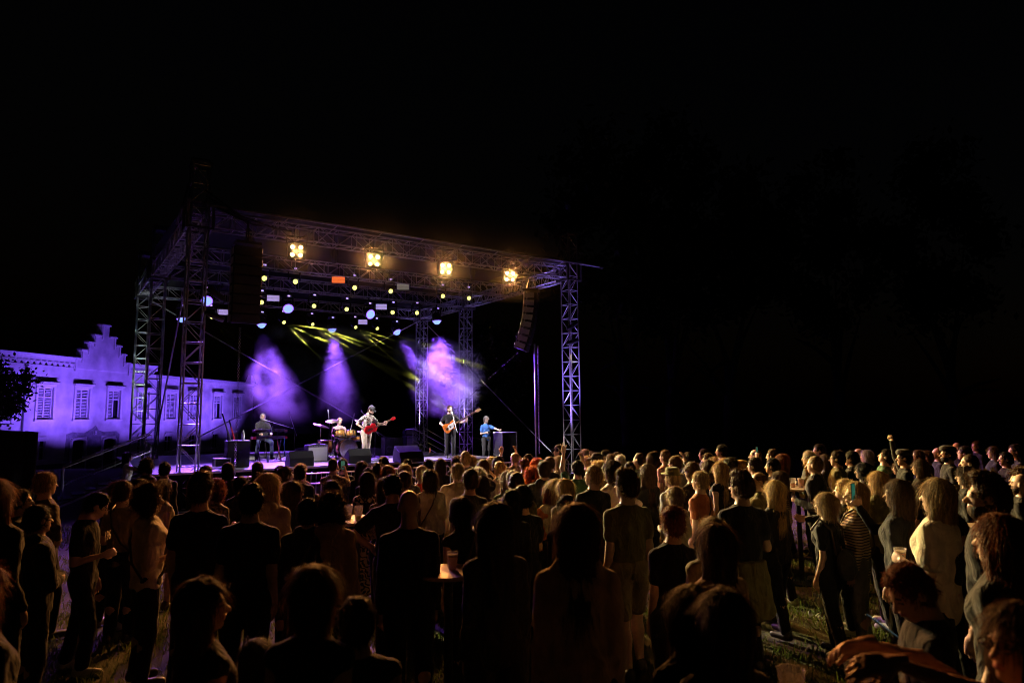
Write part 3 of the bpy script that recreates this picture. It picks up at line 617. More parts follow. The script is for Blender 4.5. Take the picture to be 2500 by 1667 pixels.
bottle(pt + SA * .16, 'white bottle standing on the draped table', whitep, .30, .05)
bottle(deck_at(1108, 1116), 'clear water bottle on the deck beside the bassist', mat('clear plastic', (.55, .6, .8), .15), .26)
bottle(deck_at(654, 1128), 'clear water bottle on the deck at the keyboard stand', mat('clear plastic', (.55, .6, .8), .15), .26)
bottle(deck_at(669, 1056, 0) * 0 + deck_at(670, 1126) + Vector((0, 0, .98)) + SB * .35, 'clear bottle standing beside the upper keyboard', mat('clear plastic', (.55, .6, .8), .15), .2)
t = thing('guitar_stand', 'black stand with upright necks beside the draped table', 'stand', sframe(deck_at(556, 1120)))
for k in range(3): a = k * 2.1; b = MB(); b.tube([(.25 * math.cos(a), .25 * math.sin(a), 0), (0, 0, .3)], .012, 5); b.obj('foot', BLK, t)
b = MB(); b.tube([(0, 0, .3), (-.06, 0, 1.05)], .014, 5); b.obj('pole', BLK, t)
def neck(p, q, label, m):
    t = thing('instrument_neck', label, 'guitar', None); b = MB(); b.tube([p, q], [.03, .022], 6); b.obj('neck', m, t); d = (Vector(q) - Vector(p)).normalized()
    b = MB(); b.box(Vector(q) + d * .08, (.06, .03, .2), d.to_track_quat('Z', 'Y').to_matrix()); b.obj('headstock', BLK, t)
p0 = deck_at(570, 1138) + Vector((0, 0, .79))
neck(p0, p0 + SA * -.12 + Vector((0, 0, .42)), 'red guitar neck leaning behind the draped table', mat('red lacquer', (.45, .02, .02), .25))
neck(p0 - SA * .12, p0 - SA * .32 + Vector((0, 0, .62)), 'dark guitar neck leaning left of the red one', mat('dark lacquer', (.03, .03, .03), .3))
# coiled cables and rags
for (px, py, lb, m) in ((518, 1147, 'heap of pale cable coils on the left stage edge', mat('pale cable', (.45, .42, .5), .6)), (1040, 1113, 'black cable coil on the deck before the back towers', BLK), (916, 1126, 'cable loops on the deck at the guitarist feet', mat('grey cable', (.2, .2, .22), .6))):
    c_ = deck_at(px, py); b = MB()
    for k in range(5):
        r_ = .16 + .05 * rng.random(); b.tube([c_ + Vector((r_ * math.cos(a * .4 + k) * 1.3 + .05 * k, r_ * math.sin(a * .4 + k), .02 + .015 * k + .01 * math.sin(a))) for a in range(17)], .012, 5)
    tag(b.obj('cable_coil', m, None, True), lb, 'cable', 'cables on the stage')
for k, (pts, lb, m) in enumerate((([(676, 1074), (680, 1100), (686, 1124), (688, 1129)], 'orange cable hanging from the lower keyboard to the deck', mat('orange cable', (.75, .22, .04), .5)), ([(695, 1064), (693, 1085), (697, 1110), (702, 1124)], 'green cable hanging at the right end of the keyboards', mat('green cable', (.02, .28, .2), .5)))):
    u, d = stage_uv(deck_at(668, 1126)); b = MB(); b.tube([on_d(x, y, d - .05) for x, y in pts], .012, 5); tag(b.obj('hanging_cable', m, None, True), lb, 'cable')
b = MB(); c_ = deck_at(1050, 1113); b.box((0, 0, .06), (.14, .10, .12)); o = b.obj('stomp_box', mat('dark case', (.03, .03, .03), .5)); o.matrix_world = sframe(c_); tag(o, 'little dark box on the deck with an orange bottle', 'box')
bottle(c_ + Vector((0, 0, .125)), 'slim orange bottle on the little dark box', mat('orange plastic', (.7, .25, .06), .4), .22, .028)
# microphone stands
def mic_stand(label, base, top, tip, back=None):
    base, top, tip = Vector(base), Vector(top), Vector(tip); t = thing('microphone_stand', label, 'mic stand', Matrix.Translation(base)); L = lambda v: Vector(v) - base
    for k in range(3): a = k * 2.094 + .5; b = MB(); b.tube([(.28 * math.cos(a), .28 * math.sin(a), .015), (0, 0, .14)], .011, 5); b.obj('foot', BLK, t)
    b = MB(); b.tube([(0, 0, .1), L(top)], .013, 6); b.obj('upright', BLK, t)
    d = (tip - top).normalized(); b = MB(); b.tube([L(top - d * .28), L(tip)], .010, 6); b.obj('boom', mat('chrome boom', (.5, .5, .52), .3, .8), t)
    b = MB(); b.tube([L(tip), L(tip + d * .09), L(tip + d * .15), L(tip + d * .19)], [.012, .017, .027, .018], 10); b.obj('microphone', mat('microphone grey', (.45, .45, .47), .4, .5), t, True)
    return t
def mic_px(label, base, top, tip, dd=0.0):
    P = deck_at(*base); d = stage_uv(P)[1]; a = on_d(top[0], top[1], d); a.x, a.y = P.x, P.y
    return mic_stand(label, P, a, on_d(tip[0], tip[1], d + dd))
mic_px('boom microphone reaching up to the right of the keyboards', (718, 1110), (717, 1049), (708, 1014))
mic_px('boom microphone reaching across to the keyboard player mouth', (694, 1122), (691, 1040), (657, 1028), .1)
mic_px('boom microphone standing before the guitarist', (915, 1118), (914, 1050), (889, 1012), .2)
mic_px('straight microphone before the bassist mouth', (1112, 1120), (1111, 1040), (1105, 1015), .25)
mic_px('overhead microphone stand left of the drum kit', (802, 1118), (802, 1030), (802, 1012), .05)
mic_px('overhead microphone stand right of the drummer', (858, 1112), (858, 1035), (863, 1020), .0)
# keyboards
kp = deck_at(655, 1124); kt = thing('keyboard_stand', 'two-tier black stand holding the keyboards', 'stand', sframe(kp))
for s_ in (-1, 1):
    b = MB(); b.tube([(s_ * .35, -.3, 0), (s_ * .35, .28, .72)], .018, 6); b.tube([(s_ * .35, .28, 0), (s_ * .35, -.25, .72)], .018, 6); b.obj('cross_leg', BLK, kt)
    b = MB(); b.tube([(s_ * .35, .2, .70), (s_ * .35, .26, .95), (s_ * .35, -.08, .95)], .015, 6); b.obj('upper_arm', BLK, kt)
def keyboard(p, rz, w, label, body):
    t = thing('keyboard', label, 'keyboard', sframe(p, rz)); b = MB(); b.box((0, 0, .045), (w - .24, .30, .09)); b.obj('case', mat('keyboard black', (.03, .03, .032), .4), t, bevel=.008)
    for s_ in (-1, 1): b = MB(); b.box((s_ * (w / 2 - .06), 0, .045), (.12, .30, .09)); b.obj('end_cheek', body, t, bevel=.01)
    wk = MB(); wk.box((0, 0, 0), (.0205, .13, .012)); wm = wk.mesh('white_key'); bk = MB(); bk.box((0, 0, 0), (.011, .08, .014)); bm = bk.mesh('black_key'); n = int((w - .2) / .0225)
    wh = mat('ivory key', (.75, .75, .72), .35)
    for i in range(n):
        x = -n * .01125 + i * .0225; link('white_key', wm, wh, t, Matrix.Translation((x, .09, .096)))
        if i % 7 not in (2, 6): link('black_key', bm, BLK, t, Matrix.Translation((x + .011, .065, .104)))
    b = MB(); b.box((0, -.09, .093), (w * .8, .09, .006)); b.obj('control_panel', mat('key panel', (.12, .12, .13), .4), t)
redk = mat('red keyboard case', (.40, .012, .016), .3)
keyboard(kp + Vector((0, 0, .73)), R(180), 1.16, 'red stage keyboard on the lower tier', redk)
keyboard(kp + SB * .1 + SA * .06 + Vector((0, 0, .96)), R(180), 1.12, 'dark keyboard with red ends on the upper tier', mat('dark red keyboard case', (.10, .02, .03), .35))
# drum kit
KD = deck_at(846, 1118); DR = sframe(KD, R(-4)); wood_d = mat('amber drum lacquer', (.62, .30, .07), .18, var=.25, scale=8, spec=.6); chrome = mat('chrome', (.65, .65, .67), .18, 1.0, var=0); skin_d = mat('drum skin', (.75, .74, .76), .5)
kit = thing('drum_kit', 'amber wood drum kit with black front head and cymbals', 'drum kit', DR @ Matrix.Scale(1.14, 4))
def drum(c, r, h, M3, hd, nm):
    Mx = Matrix.Translation(Vector(c)) @ M3.to_4x4(); b = MB(); b.lathe([(r, -h / 2), (r, h / 2)], 28, Mx); d_ = b.obj(nm, wood_d, kit, True)
    for s_ in (-1, 1):
        b = MB(); b.lathe([(r + .012, s_ * h / 2 - .014), (r + .014, s_ * h / 2 + .014), (r - .004, s_ * h / 2 + .016)], 28, Mx); b.obj('hoop', chrome, d_, True)
        b = MB(); b.lathe([(0, s_ * (h / 2 + .004)), (r, s_ * (h / 2 + .004))], 28, Mx); b.obj('head', hd if s_ == 1 else skin_d, d_)
    for k in range(8): a = k * math.pi / 4 + .2; b = MB(); b.tube([Mx @ Vector(((r + .014) * math.cos(a), (r + .014) * math.sin(a), -h * .46)), Mx @ Vector(((r + .014) * math.cos(a), (r + .014) * math.sin(a), h * .46))], .007, 5); b.obj('lug', chrome, d_)
    return d_
FR = Matrix.Rotation(R(90), 3, 'X'); bh = mat('black drum head', (.012, .012, .013), .3, var=0)
bd = drum((0, 0, .29), .29, .42, FR, bh, 'bass_drum')
tx = text_mesh('Pearl', .20, .003, .25); link('maker_lettering', tx, mat('white print', (.85, .85, .85), .5, var=0), bd, Matrix.Translation((0, -.222, .37)) @ Matrix.Rotation(R(90), 4, 'X'))
drum((-.20, .12, .74), .155, .22, Matrix.Rotation(R(-18), 3, 'X'), skin_d, 'tom'); drum((.17, .12, .74), .145, .20, Matrix.Rotation(R(-18), 3, 'X'), skin_d, 'tom')
drum((-.60, .32, .37), .21, .38, Matrix.Rotation(0, 3, 'X'), skin_d, 'floor_tom'); drum((.45, .42, .58), .18, .14, Matrix.Rotation(R(-6), 3, 'X'), skin_d, 'snare_drum')
brz = mat('cymbal bronze', (.62, .48, .30), .28, 1.0, var=.1, scale=6)
for (x, y, z, r_, tl) in ((-.82, .0, 1.02, .25, 14), (-.40, .28, 1.16, .21, -8), (.50, .10, 1.14, .23, 10), (.80, .3, 1.00, .24, -16), (.66, .50, .80, .17, 3)):
    Mx = Matrix.Translation((x, y, z)) @ Matrix.Rotation(R(tl), 4, 'Y') @ Matrix.Rotation(R(14), 4, 'X'); b = MB(); b.lathe([(.004, .035), (.03, .032), (.04, .014), (r_ * .7, .004), (r_, -.008), (r_ - .002, -.012), (.04, .006)], 28, Mx); b.obj('cymbal', brz, kit, True)
    b = MB(); b.tube([(x, y, 0.25), (x, y, z + .05)], .011, 6)
    for k in range(3): a = k * 2.09; b.tube([(x + .22 * math.cos(a), y + .22 * math.sin(a), .01), (x, y, .3)], .009, 5)
    b.obj('cymbal_stand', chrome, kit)
b = MB(); b.box((0, .5, -.001 + .006), (2.3, 1.9, .008)); b.obj('drum_rug', mat('drum rug', (.05, .03, .05), .95, var=.4, scale=12), kit)
b = MB(); b.lathe([(.16, .46), (.17, .50), (.15, .54)], 18, Matrix.Translation((.05, .85, 0))); b.tube([(.05, .85, 0), (.05, .85, .47)], .03, 8); b.obj('stool', BLK, kit)
# electric guitars in the players' hands are built with the players
def guitar_mesh(kind):
    out = {}
    if kind == 'hollow':
        pts = []
        for i in range(40):
            a = i / 40 * 2 * math.pi; x, y = math.cos(a), math.sin(a); r = .19 + .05 * max(0, -x) ** 2 + .015 * math.cos(2 * a) - .055 * math.exp(-((abs(a - math.pi) - 1.45) / .33) ** 2)
            if .1 < (a % (2 * math.pi)) < .6: r -= .03
            pts.append((x * r * 1.12, y * r * .95))
    else:
        pts = [(.17, .05), (.235, .13), (.23, .165), (.15, .155), (.07, .115), (-.03, .125), (-.12, .165), (-.20, .15), (-.235, .08), (-.235, -.05), (-.20, -.13), (-.12, -.165), (-.03, -.125), (.06, -.115), (.12, -.15), (.175, -.15), (.17, -.11), (.12, -.05), (.13, .0)]
    return pts
def guitar(label, M, kind, parent_cat='guitar'):
    t = thing('electric_guitar' if kind == 'hollow' else 'bass_guitar', label, 'guitar', M); pts = guitar_mesh(kind)
    b = MB(); b.prism(pts, .055)
    if kind == 'hollow': body = mat('cherry lacquer', (.55, .012, .02), .15, var=.12, scale=5, spec=.7)
    else:
        body = mat('sunburst lacquer', (.55, .14, .02), .18, var=.3, scale=5, spec=.7)
    b.obj('body', body, t, bevel=.012); L = .66 if kind == 'hollow' else .86
    b = MB(); b.box((.14 + L / 2, -.02, 0), (L, .026, .052)); b.obj('neck', mat('maple neck' if kind != 'hollow' else 'dark neck', (.55, .33, .14) if kind != 'hollow' else (.20, .10, .05), .35), t)
    b = MB(); b.box((.14 + L / 2, -.036, 0), (L - .03, .008, .046)); b.obj('fretboard', mat('fretboard', (.42, .27, .13) if kind != 'hollow' else (.10, .06, .04), .5), t)
    hx = .14 + L; b = MB(); b.prism([(hx, -.03), (hx + .10, -.055), (hx + .20, -.035), (hx + .19, .03), (hx + .10, .05), (hx, .03)], .018, Matrix.Translation((0, -.012, 0))); b.obj('headstock', body if kind == 'hollow' else mat('maple neck', (.55, .33, .14), .35), t)
    for k in range(4): b = MB(); b.tube([(hx + .05 + .04 * k, -.01, .03), (hx + .05 + .04 * k, -.01, .075)], .009, 5); b.obj('tuning_peg', chrome, t)
    if kind != 'hollow': b = MB(); b.prism([(.14, .02), (.19, .09), (.08, .085), (-.02, .08), (-.10, .03), (-.09, -.08), (.02, -.10), (.10, -.07), (.13, -.02)], .006, Matrix.Translation((0, -.032, 0))); b.obj('pickguard', mat('white pickguard', (.75, .75, .72), .4), t)
    for x in (.0, -.09): b = MB(); b.box((x, -.034, 0), (.035, .014, .075)); b.obj('pickup', chrome if kind == 'hollow' else BLK, t)
    b = MB(); b.box((-.15, -.036, 0), (.03, .02, .09)); b.obj('bridge', chrome, t)
    b = MB()
    for k in range(4): b.tube([(-.15, -.045, -.021 + .014 * k), (hx, -.043, -.018 + .012 * k)], .0012, 3)
    b.obj('string_set', chrome, t); return t
# ------------------------------------------------------------------ figures: one continuous surface grown from a distance field
def axis(lo, hi, h, fine=None, hf=None):
    out = [lo]; 
    while out[-1] < hi:
        s = hf if (fine and fine[0] <= out[-1] <= fine[1]) else h
        out.append(out[-1] + s)
    return np.array(out)
class Field:
    def __init__(s, xs, ys, zs): s.x, s.y, s.z = xs, ys, zs; s.V = np.full((len(xs), len(ys), len(zs)), .5, np.float32)
    def _sl(s, lo, hi, m):
        r = []
        for ax, l, h in zip((s.x, s.y, s.z), lo, hi):
            a = max(0, np.searchsorted(ax, l - m) - 1); b = min(len(ax), np.searchsorted(ax, h + m) + 1); r.append(slice(a, max(a + 1, b)))
        return tuple(r)
    def _put(s, sl, d, k, op):
        V = s.V[sl]
        if op == '+':
            if k > 0: h = np.clip(.5 + .5 * (V - d) / k, 0, 1); s.V[sl] = V * (1 - h) + d * h - k * h * (1 - h)
            else: s.V[sl] = np.minimum(V, d)
        else:
            if k > 0: d = -d; h = np.clip(.5 - .5 * (V - d) / k, 0, 1); s.V[sl] = V * (1 - h) + d * h + k * h * (1 - h)
            else: s.V[sl] = np.maximum(V, -d)
    def cone(s, a, b, ra, rb, k=.03, sy=1.0, op='+'):
        a, b = np.array(a, float), np.array(b, float); m = max(ra, rb) / min(1, sy) + k + .03
        sl = s._sl(np.minimum(a, b), np.maximum(a, b), m); X, Y, Z = s.x[sl[0]][:, None, None], s.y[sl[1]][None, :, None] * sy, s.z[sl[2]][None, None, :]
        a = a * [1, sy, 1]; b = b * [1, sy, 1]; ab = b - a; L = max(1e-9, ab @ ab)
        t = np.clip(((X - a[0]) * ab[0] + (Y - a[1]) * ab[1] + (Z - a[2]) * ab[2]) / L, 0, 1)
        d = np.sqrt((X - a[0] - t * ab[0]) ** 2 + (Y - a[1] - t * ab[1]) ** 2 + (Z - a[2] - t * ab[2]) ** 2) - (ra + (rb - ra) * t)
        s._put(sl, d / max(1, sy), k, op)
    def ell(s, c, r, Rm=None, k=.03, op='+'):
        c = np.array(c, float); m = max(r) + k + .03; sl = s._sl(c, c, m)
        P = [s.x[sl[0]][:, None, None] - c[0], s.y[sl[1]][None, :, None] - c[1], s.z[sl[2]][None, None, :] - c[2]]
        if Rm is not None: P = [P[0] * Rm[0][i] + P[1] * Rm[1][i] + P[2] * Rm[2][i] for i in range(3)]
        k0 = np.sqrt(sum((P[i] / r[i]) ** 2 for i in range(3))) + 1e-6; k1 = np.sqrt(sum((P[i] / r[i] ** 2) ** 2 for i in range(3))) + 1e-6
        s._put(sl, k0 * (k0 - 1) / k1, k, op)
    def add(s, fn): s.V += fn(s.x[:, None, None], s.y[None, :, None], s.z[None, None, :])
    def cut(s, fn): s.V = np.maximum(s.V, fn(s.x[:, None, None], s.y[None, :, None], s.z[None, None, :]))
    def surface(s):
        V = s.V; ins = V < 0; nx, ny, nz = V.shape
        c8 = [ins[i:nx - 1 + i, j:ny - 1 + j, k:nz - 1 + k] for i in (0, 1) for j in (0, 1) for k in (0, 1)]
        sm = sum(c.astype(np.int8) for c in c8); act = (sm > 0) & (sm < 8); I = np.argwhere(act)
        if len(I) == 0: return np.zeros((0, 3)), np.zeros((0, 4), int)
        idx = np.full(act.shape, -1, np.int64); idx[act] = np.arange(len(I))
        off = [(i, j, k) for i in (0, 1) for j in (0, 1) for k in (0, 1)]; acc = np.zeros((len(I), 3)); cnt = np.zeros(len(I))
        ed = [(0, 1), (2, 3), (4, 5), (6, 7), (0, 2), (1, 3), (4, 6), (5, 7), (0, 4), (1, 5), (2, 6), (3, 7)]
        cv = [V[I[:, 0] + o[0], I[:, 1] + o[1], I[:, 2] + o[2]] for o in off]
        cp = [np.c_[s.x[I[:, 0] + o[0]], s.y[I[:, 1] + o[1]], s.z[I[:, 2] + o[2]]] for o in off]
        for a, b in ed:
            m = (cv[a] < 0) != (cv[b] < 0); t = np.where(m, cv[a] / (cv[a] - cv[b] + 1e-12), 0)
            acc += np.where(m[:, None], cp[a] + (cp[b] - cp[a]) * t[:, None], 0); cnt += m
        P = acc / cnt[:, None]; F = []
        for ax in range(3):
            A = ins[:-1] if ax == 0 else ins[:, :-1] if ax == 1 else ins[:, :, :-1]; Bn = ins[1:] if ax == 0 else ins[:, 1:] if ax == 1 else ins[:, :, 1:]
            e = np.argwhere(A != Bn); o1, o2 = [(1, 2), (2, 0), (0, 1)][ax]
            ok = (e[:, o1] > 0) & (e[:, o2] > 0) & (e[:, o1] < V.shape[o1] - 1) & (e[:, o2] < V.shape[o2] - 1); e = e[ok]
            fl = A[e[:, 0], e[:, 1], e[:, 2]]; q = []
            for d1, d2 in ((1, 1), (0, 1), (0, 0), (1, 0)):
                c = e.copy(); c[:, o1] -= d1; c[:, o2] -= d2; q.append(idx[c[:, 0], c[:, 1], c[:, 2]])
            Q = np.stack(q, 1); Q[~fl] = Q[~fl][:, ::-1]; F.append(Q)
        return P, np.concatenate(F)
def np_mesh(name, P, F, mi=None):
    me = bpy.data.meshes.new(name); me.vertices.add(len(P)); me.vertices.foreach_set('co', np.ascontiguousarray(P, dtype=np.float32).ravel())
    n = F.shape[1]; me.loops.add(F.size); me.loops.foreach_set('vertex_index', F.ravel().astype(np.int32)); me.polygons.add(len(F))
    me.polygons.foreach_set('loop_start', np.arange(0, F.size, n, dtype=np.int32))
    if mi is not None: me.polygons.foreach_set('material_index', mi.astype(np.int32))
    me.polygons.foreach_set('use_smooth', np.ones(len(F), bool)); me.update(calc_edges=True); return me

# hands: palm, four unequal fingers with knuckle bends, thumb from the side of the palm. z along the hand, palm faces +y, thumb on +x
_HAND = {}
def hand(kind):
    if kind in _HAND: return _HAND[kind]
    f = Field(axis(-.075, .11, .0072), axis(-.045, .10, .0072), axis(-.04, .21, .0072))
    f.cone((0, 0, -.03), (0, 0, .01), .026, .026, .012); f.ell((0, 0, .05), (.044, .017, .056), k=.012)
    c = {'relaxed': (.35, .45, .3), 'grip': (1.15, 1.1, .7), 'open': (.05, .08, .05), 'fist': (1.5, 1.6, 1.0)}[kind]
    sp = .28 if kind == 'open' else .06
    for i, (x, L) in enumerate(((.031, .070), (.011, .078), (-.011, .073), (-.030, .057))):
        p = np.array([x, 0, .095 - .006 * abs(i - 1)]); a = 0.0; f.cone((x * .8, 0, .05), p, .011, .0100, .008)
        for j, (w, r0, r1) in enumerate(((.44, .0098, .0088), (.32, .0088, .0080), (.24, .0080, .0068))):
            a += c[j]; sx = (x / .031) * sp; d = np.array([sx * math.cos(a), math.sin(a), math.cos(a)]); q = p + d * L * w; f.cone(p, q, r0, r1, .004); p = q
    tp = {'relaxed': [(.045, .008, .04), (.058, .022, .075), (.055, .034, .10)], 'grip': [(.045, .015, .03), (.055, .05, .055), (.035, .075, .075)], 'open': [(.05, .003, .035), (.078, .006, .06), (.095, .008, .085)], 'fist': [(.045, .02, .035), (.04, .04, .06), (.015, .045, .075)]}[kind]
    f.cone((.022, .002, .015), tp[0], .014, .0125, .012); f.cone(tp[0], tp[1], .0115, .010, .005); f.cone(tp[1], tp[2], .010, .0078, .005)
    _HAND[kind] = f.surface(); return _HAND[kind]

N3 = lambda v: np.array(v, float) / (np.linalg.norm(v) + 1e-9)
# arm poses: elbow, wrist (right side; x mirrored for the left), finger direction, palm normal, hand kind
ARMS = {'down': ((.212, -.03, 1.13), (.222, .05, .90), (.02, .15, -1), (-1, .1, 0), 'relaxed'),
        'hold': ((.225, -.02, 1.15), (.15, .22, 1.20), (-.3, .9, .2), (-.9, -.3, 0), 'grip'),
        'chest': ((.228, .04, 1.15), (.02, .21, 1.24), (-1, .25, .15), (0, -1, .1), 'relaxed'),
        'fold': ((.228, .05, 1.15), (-.03, .20, 1.15), (-1, .0, .0), (0, -1, .2), 'relaxed'),
        'phone': ((.21, .22, 1.30), (.10, .34, 1.55), (-.2, .1, 1), (-.9, -.4, 0), 'grip'),
        'phonehi': ((.22, .24, 1.46), (.17, .36, 1.70), (-.1, .1, 1), (-.9, -.4, 0), 'grip'),
        'up': ((.27, .10, 1.70), (.22, .16, 1.95), (-.05, .05, 1), (-.3, 1, 0), 'open'),
        'upbent': ((.30, .16, 1.50), (.17, .24, 1.72), (-.2, .1, 1), (-.5, .8, 0), 'relaxed'),
        'fist': ((.27, .10, 1.70), (.24, .14, 1.95), (0, .05, 1), (-.3, 1, 0), 'fist'),
        'clap': ((.21, .22, 1.42), (.07, .33, 1.58), (0, .5, 1), (-1, 0, 0), 'open'),
        'mouth': ((.24, .16, 1.26), (.09, .22, 1.48), (-.6, .1, .8), (-.3, -.9, 0), 'relaxed'),
        'hip': ((.40, -.08, 1.20), (.20, .06, 1.04), (-.5, .5, -.6), (-1, -.2, 0), 'relaxed'),
        'ear': ((.30, .10, 1.50), (.11, .06, 1.62), (-.5, -.1, .9), (-1, 0, 0), 'grip'),
        'reach': ((.26, .20, 1.30), (.28, .44, 1.25), (0, 1, .1), (-.8, .1, .5), 'relaxed'),
        'strum': ((.30, -.10, 1.18), (.14, .16, 1.04), (-.75, .35, -.5), (-.3, -.9, 0), 'relaxed'),
        'fret': ((.36, .08, 1.20), (.50, .27, 1.24), (.1, .2, 1), (-.2, -1, 0), 'grip'),
        'keys': ((.24, .12, 1.18), (.17, .38, 1.14), (-.1, 1, -.2), (0, .1, -1), 'relaxed'),
        'drum': ((.28, .10, 1.18), (.20, .34, 1.16), (-.2, 1, .1), (0, 0, -1), 'fist'),
        'reachhi': ((.20, .22, 1.52), (.14, .46, 1.60), (-.1, 1, -.1), (-.6, 0, -.8), 'relaxed'),
        'armout': ((.42, .20, 1.33), (.62, .33, 1.28), (1, .5, 0), (0, 0, -1), 'relaxed')}
LEGS = {'stand': ((.095, 0, .91), (.105, .02, .48), (.115, -.02, .08)), 'wide': ((.10, 0, .90), (.16, .02, .48), (.20, -.02, .08)), 'step': None,
        'sit': ((.10, .02, .50 + .06), (.20, .40, .55), (.20, .38, .08)), 'stool': ((.10, .02, .72), (.22, .36, .58), (.26, .30, .08))}
def joints(sex, ra, la, legs='stand', hy=0.0, hp=0.0, lean=0.0):
    J = {}; f = sex == 'F'; sw = .142 if f else .168
    dz = 0.0
    if legs in ('sit', 'stool'): dz = LEGS[legs][0][2] - .91
    J['dz'] = dz; J['leg'] = []
    for sgn in (1, -1):
        if legs == 'step': hp_, kn, an = ((.095, 0, .90), (.11, .10, .49), (.12, .06, .08)) if sgn == 1 else ((.095, 0, .90), (.10, -.06, .48), (.11, -.16, .09))
        else: hp_, kn, an = LEGS[legs]
        J['leg'].append([np.array([sgn * v[0], v[1], v[2]]) for v in (hp_, kn, an)])
    cl, sl_ = math.cos(lean), math.sin(lean)
    def bend(p):                                            # lean the trunk forward about the hips
        p = np.array(p, float); y, z = p[1], p[2] - .95; return np.array([p[0], y * cl + z * sl_, z * cl - y * sl_ + .95 + dz])
    J['bend'] = bend; J['sw'] = sw; J['f'] = f; J['sh'] = [bend((s_ * sw, -.005, 1.375)) for s_ in (1, -1)]; J['arm'] = []
    J['Rt'] = np.array([[1, 0, 0], [0, cl, sl_], [0, -sl_, cl]])
    for s_, an in ((1, ra), (-1, la)):
        e, w, hd, pn, hk = ARMS[an]; m = np.array([s_, 1, 1]); sh = np.array([s_ * .19, 0, 1.375])
        E0 = sh + N3(np.array(e) * m - sh) * .285; W0 = E0 + N3(np.array(w) * m - np.array(e) * m) * .25; off = np.array([s_ * (sw - .19), 0, 0])
        J['arm'].append((bend(E0 + off), bend(W0 + off), J['Rt'] @ N3(np.array(hd) * m), J['Rt'] @ N3(np.array(pn) * m), hk, s_))
    cy, sy_ = math.cos(hy), math.sin(hy); cp, sp = math.cos(hp - lean * .6), math.sin(hp - lean * .6)
    Rz = np.array([[cy, -sy_, 0], [sy_, cy, 0], [0, 0, 1]]); Rx = np.array([[1, 0, 0], [0, cp, -sp], [0, sp, cp]])
    J['Rh'] = Rz @ Rx; J['neck'] = bend((0, -.015, 1.47)); J['head'] = J['neck'] + np.array([0, sl_ * .1, 0]) + J['Rh'] @ np.array([0, .018, .162])
    return J
def head_prims(F, J):
    c, Q = J['head'], J['Rh']; L = lambda p: c + Q @ np.array(p)
    w = .95 if J['f'] else 1.0
    F.ell(L((0, -.012, .03)), (.074 * w, .094, .088), Q, .02); F.ell(L((0, .030, -.035)), (.057 * w, .064, .084), Q, .03)
    F.ell(L((0, .066, -.098)), (.027 * w, .024, .020), Q, .02); F.ell(L((0, .080, .020)), (.046, .016, .012), Q, .012)
    for s_ in (-1, 1): F.ell(L((s_ * .031, .100, .002)), (.017, .014, .011), Q, .010, '-'); F.ell(L((s_ * .030, .078, .002)), (.013, .013, .012), Q, .003)
    F.cone(L((0, .088, .002)), L((0, .114, -.034)), .0095, .0145, .012); F.ell(L((0, .092, -.066)), (.024, .011, .010), Q, .008)
    for s_ in (-1, 1): F.ell(L((s_ * .076 * w, -.006, -.012)), (.011, .022, .031), Q, .008)
    F.cone(L((0, -.020, -.055)), J['neck'] + np.array([0, 0, -.03]), .052 if not J['f'] else .044, .060 if not J['f'] else .050, .03)
def bounds(J, m=.16):
    P = [J['head'] + np.array([0, 0, .14]), J['head'] + np.array([0, .14, 0])] + [p for l in J['leg'] for p in l] + [a[k] for a in J['arm'] for k in (0, 1)] + J['sh']
    P = np.array(P); lo, hi = P.min(0) - m, P.max(0) + m; lo[2] = max(-.01, P[:, 2].min() - .12); return lo, hi
_BODY = {}
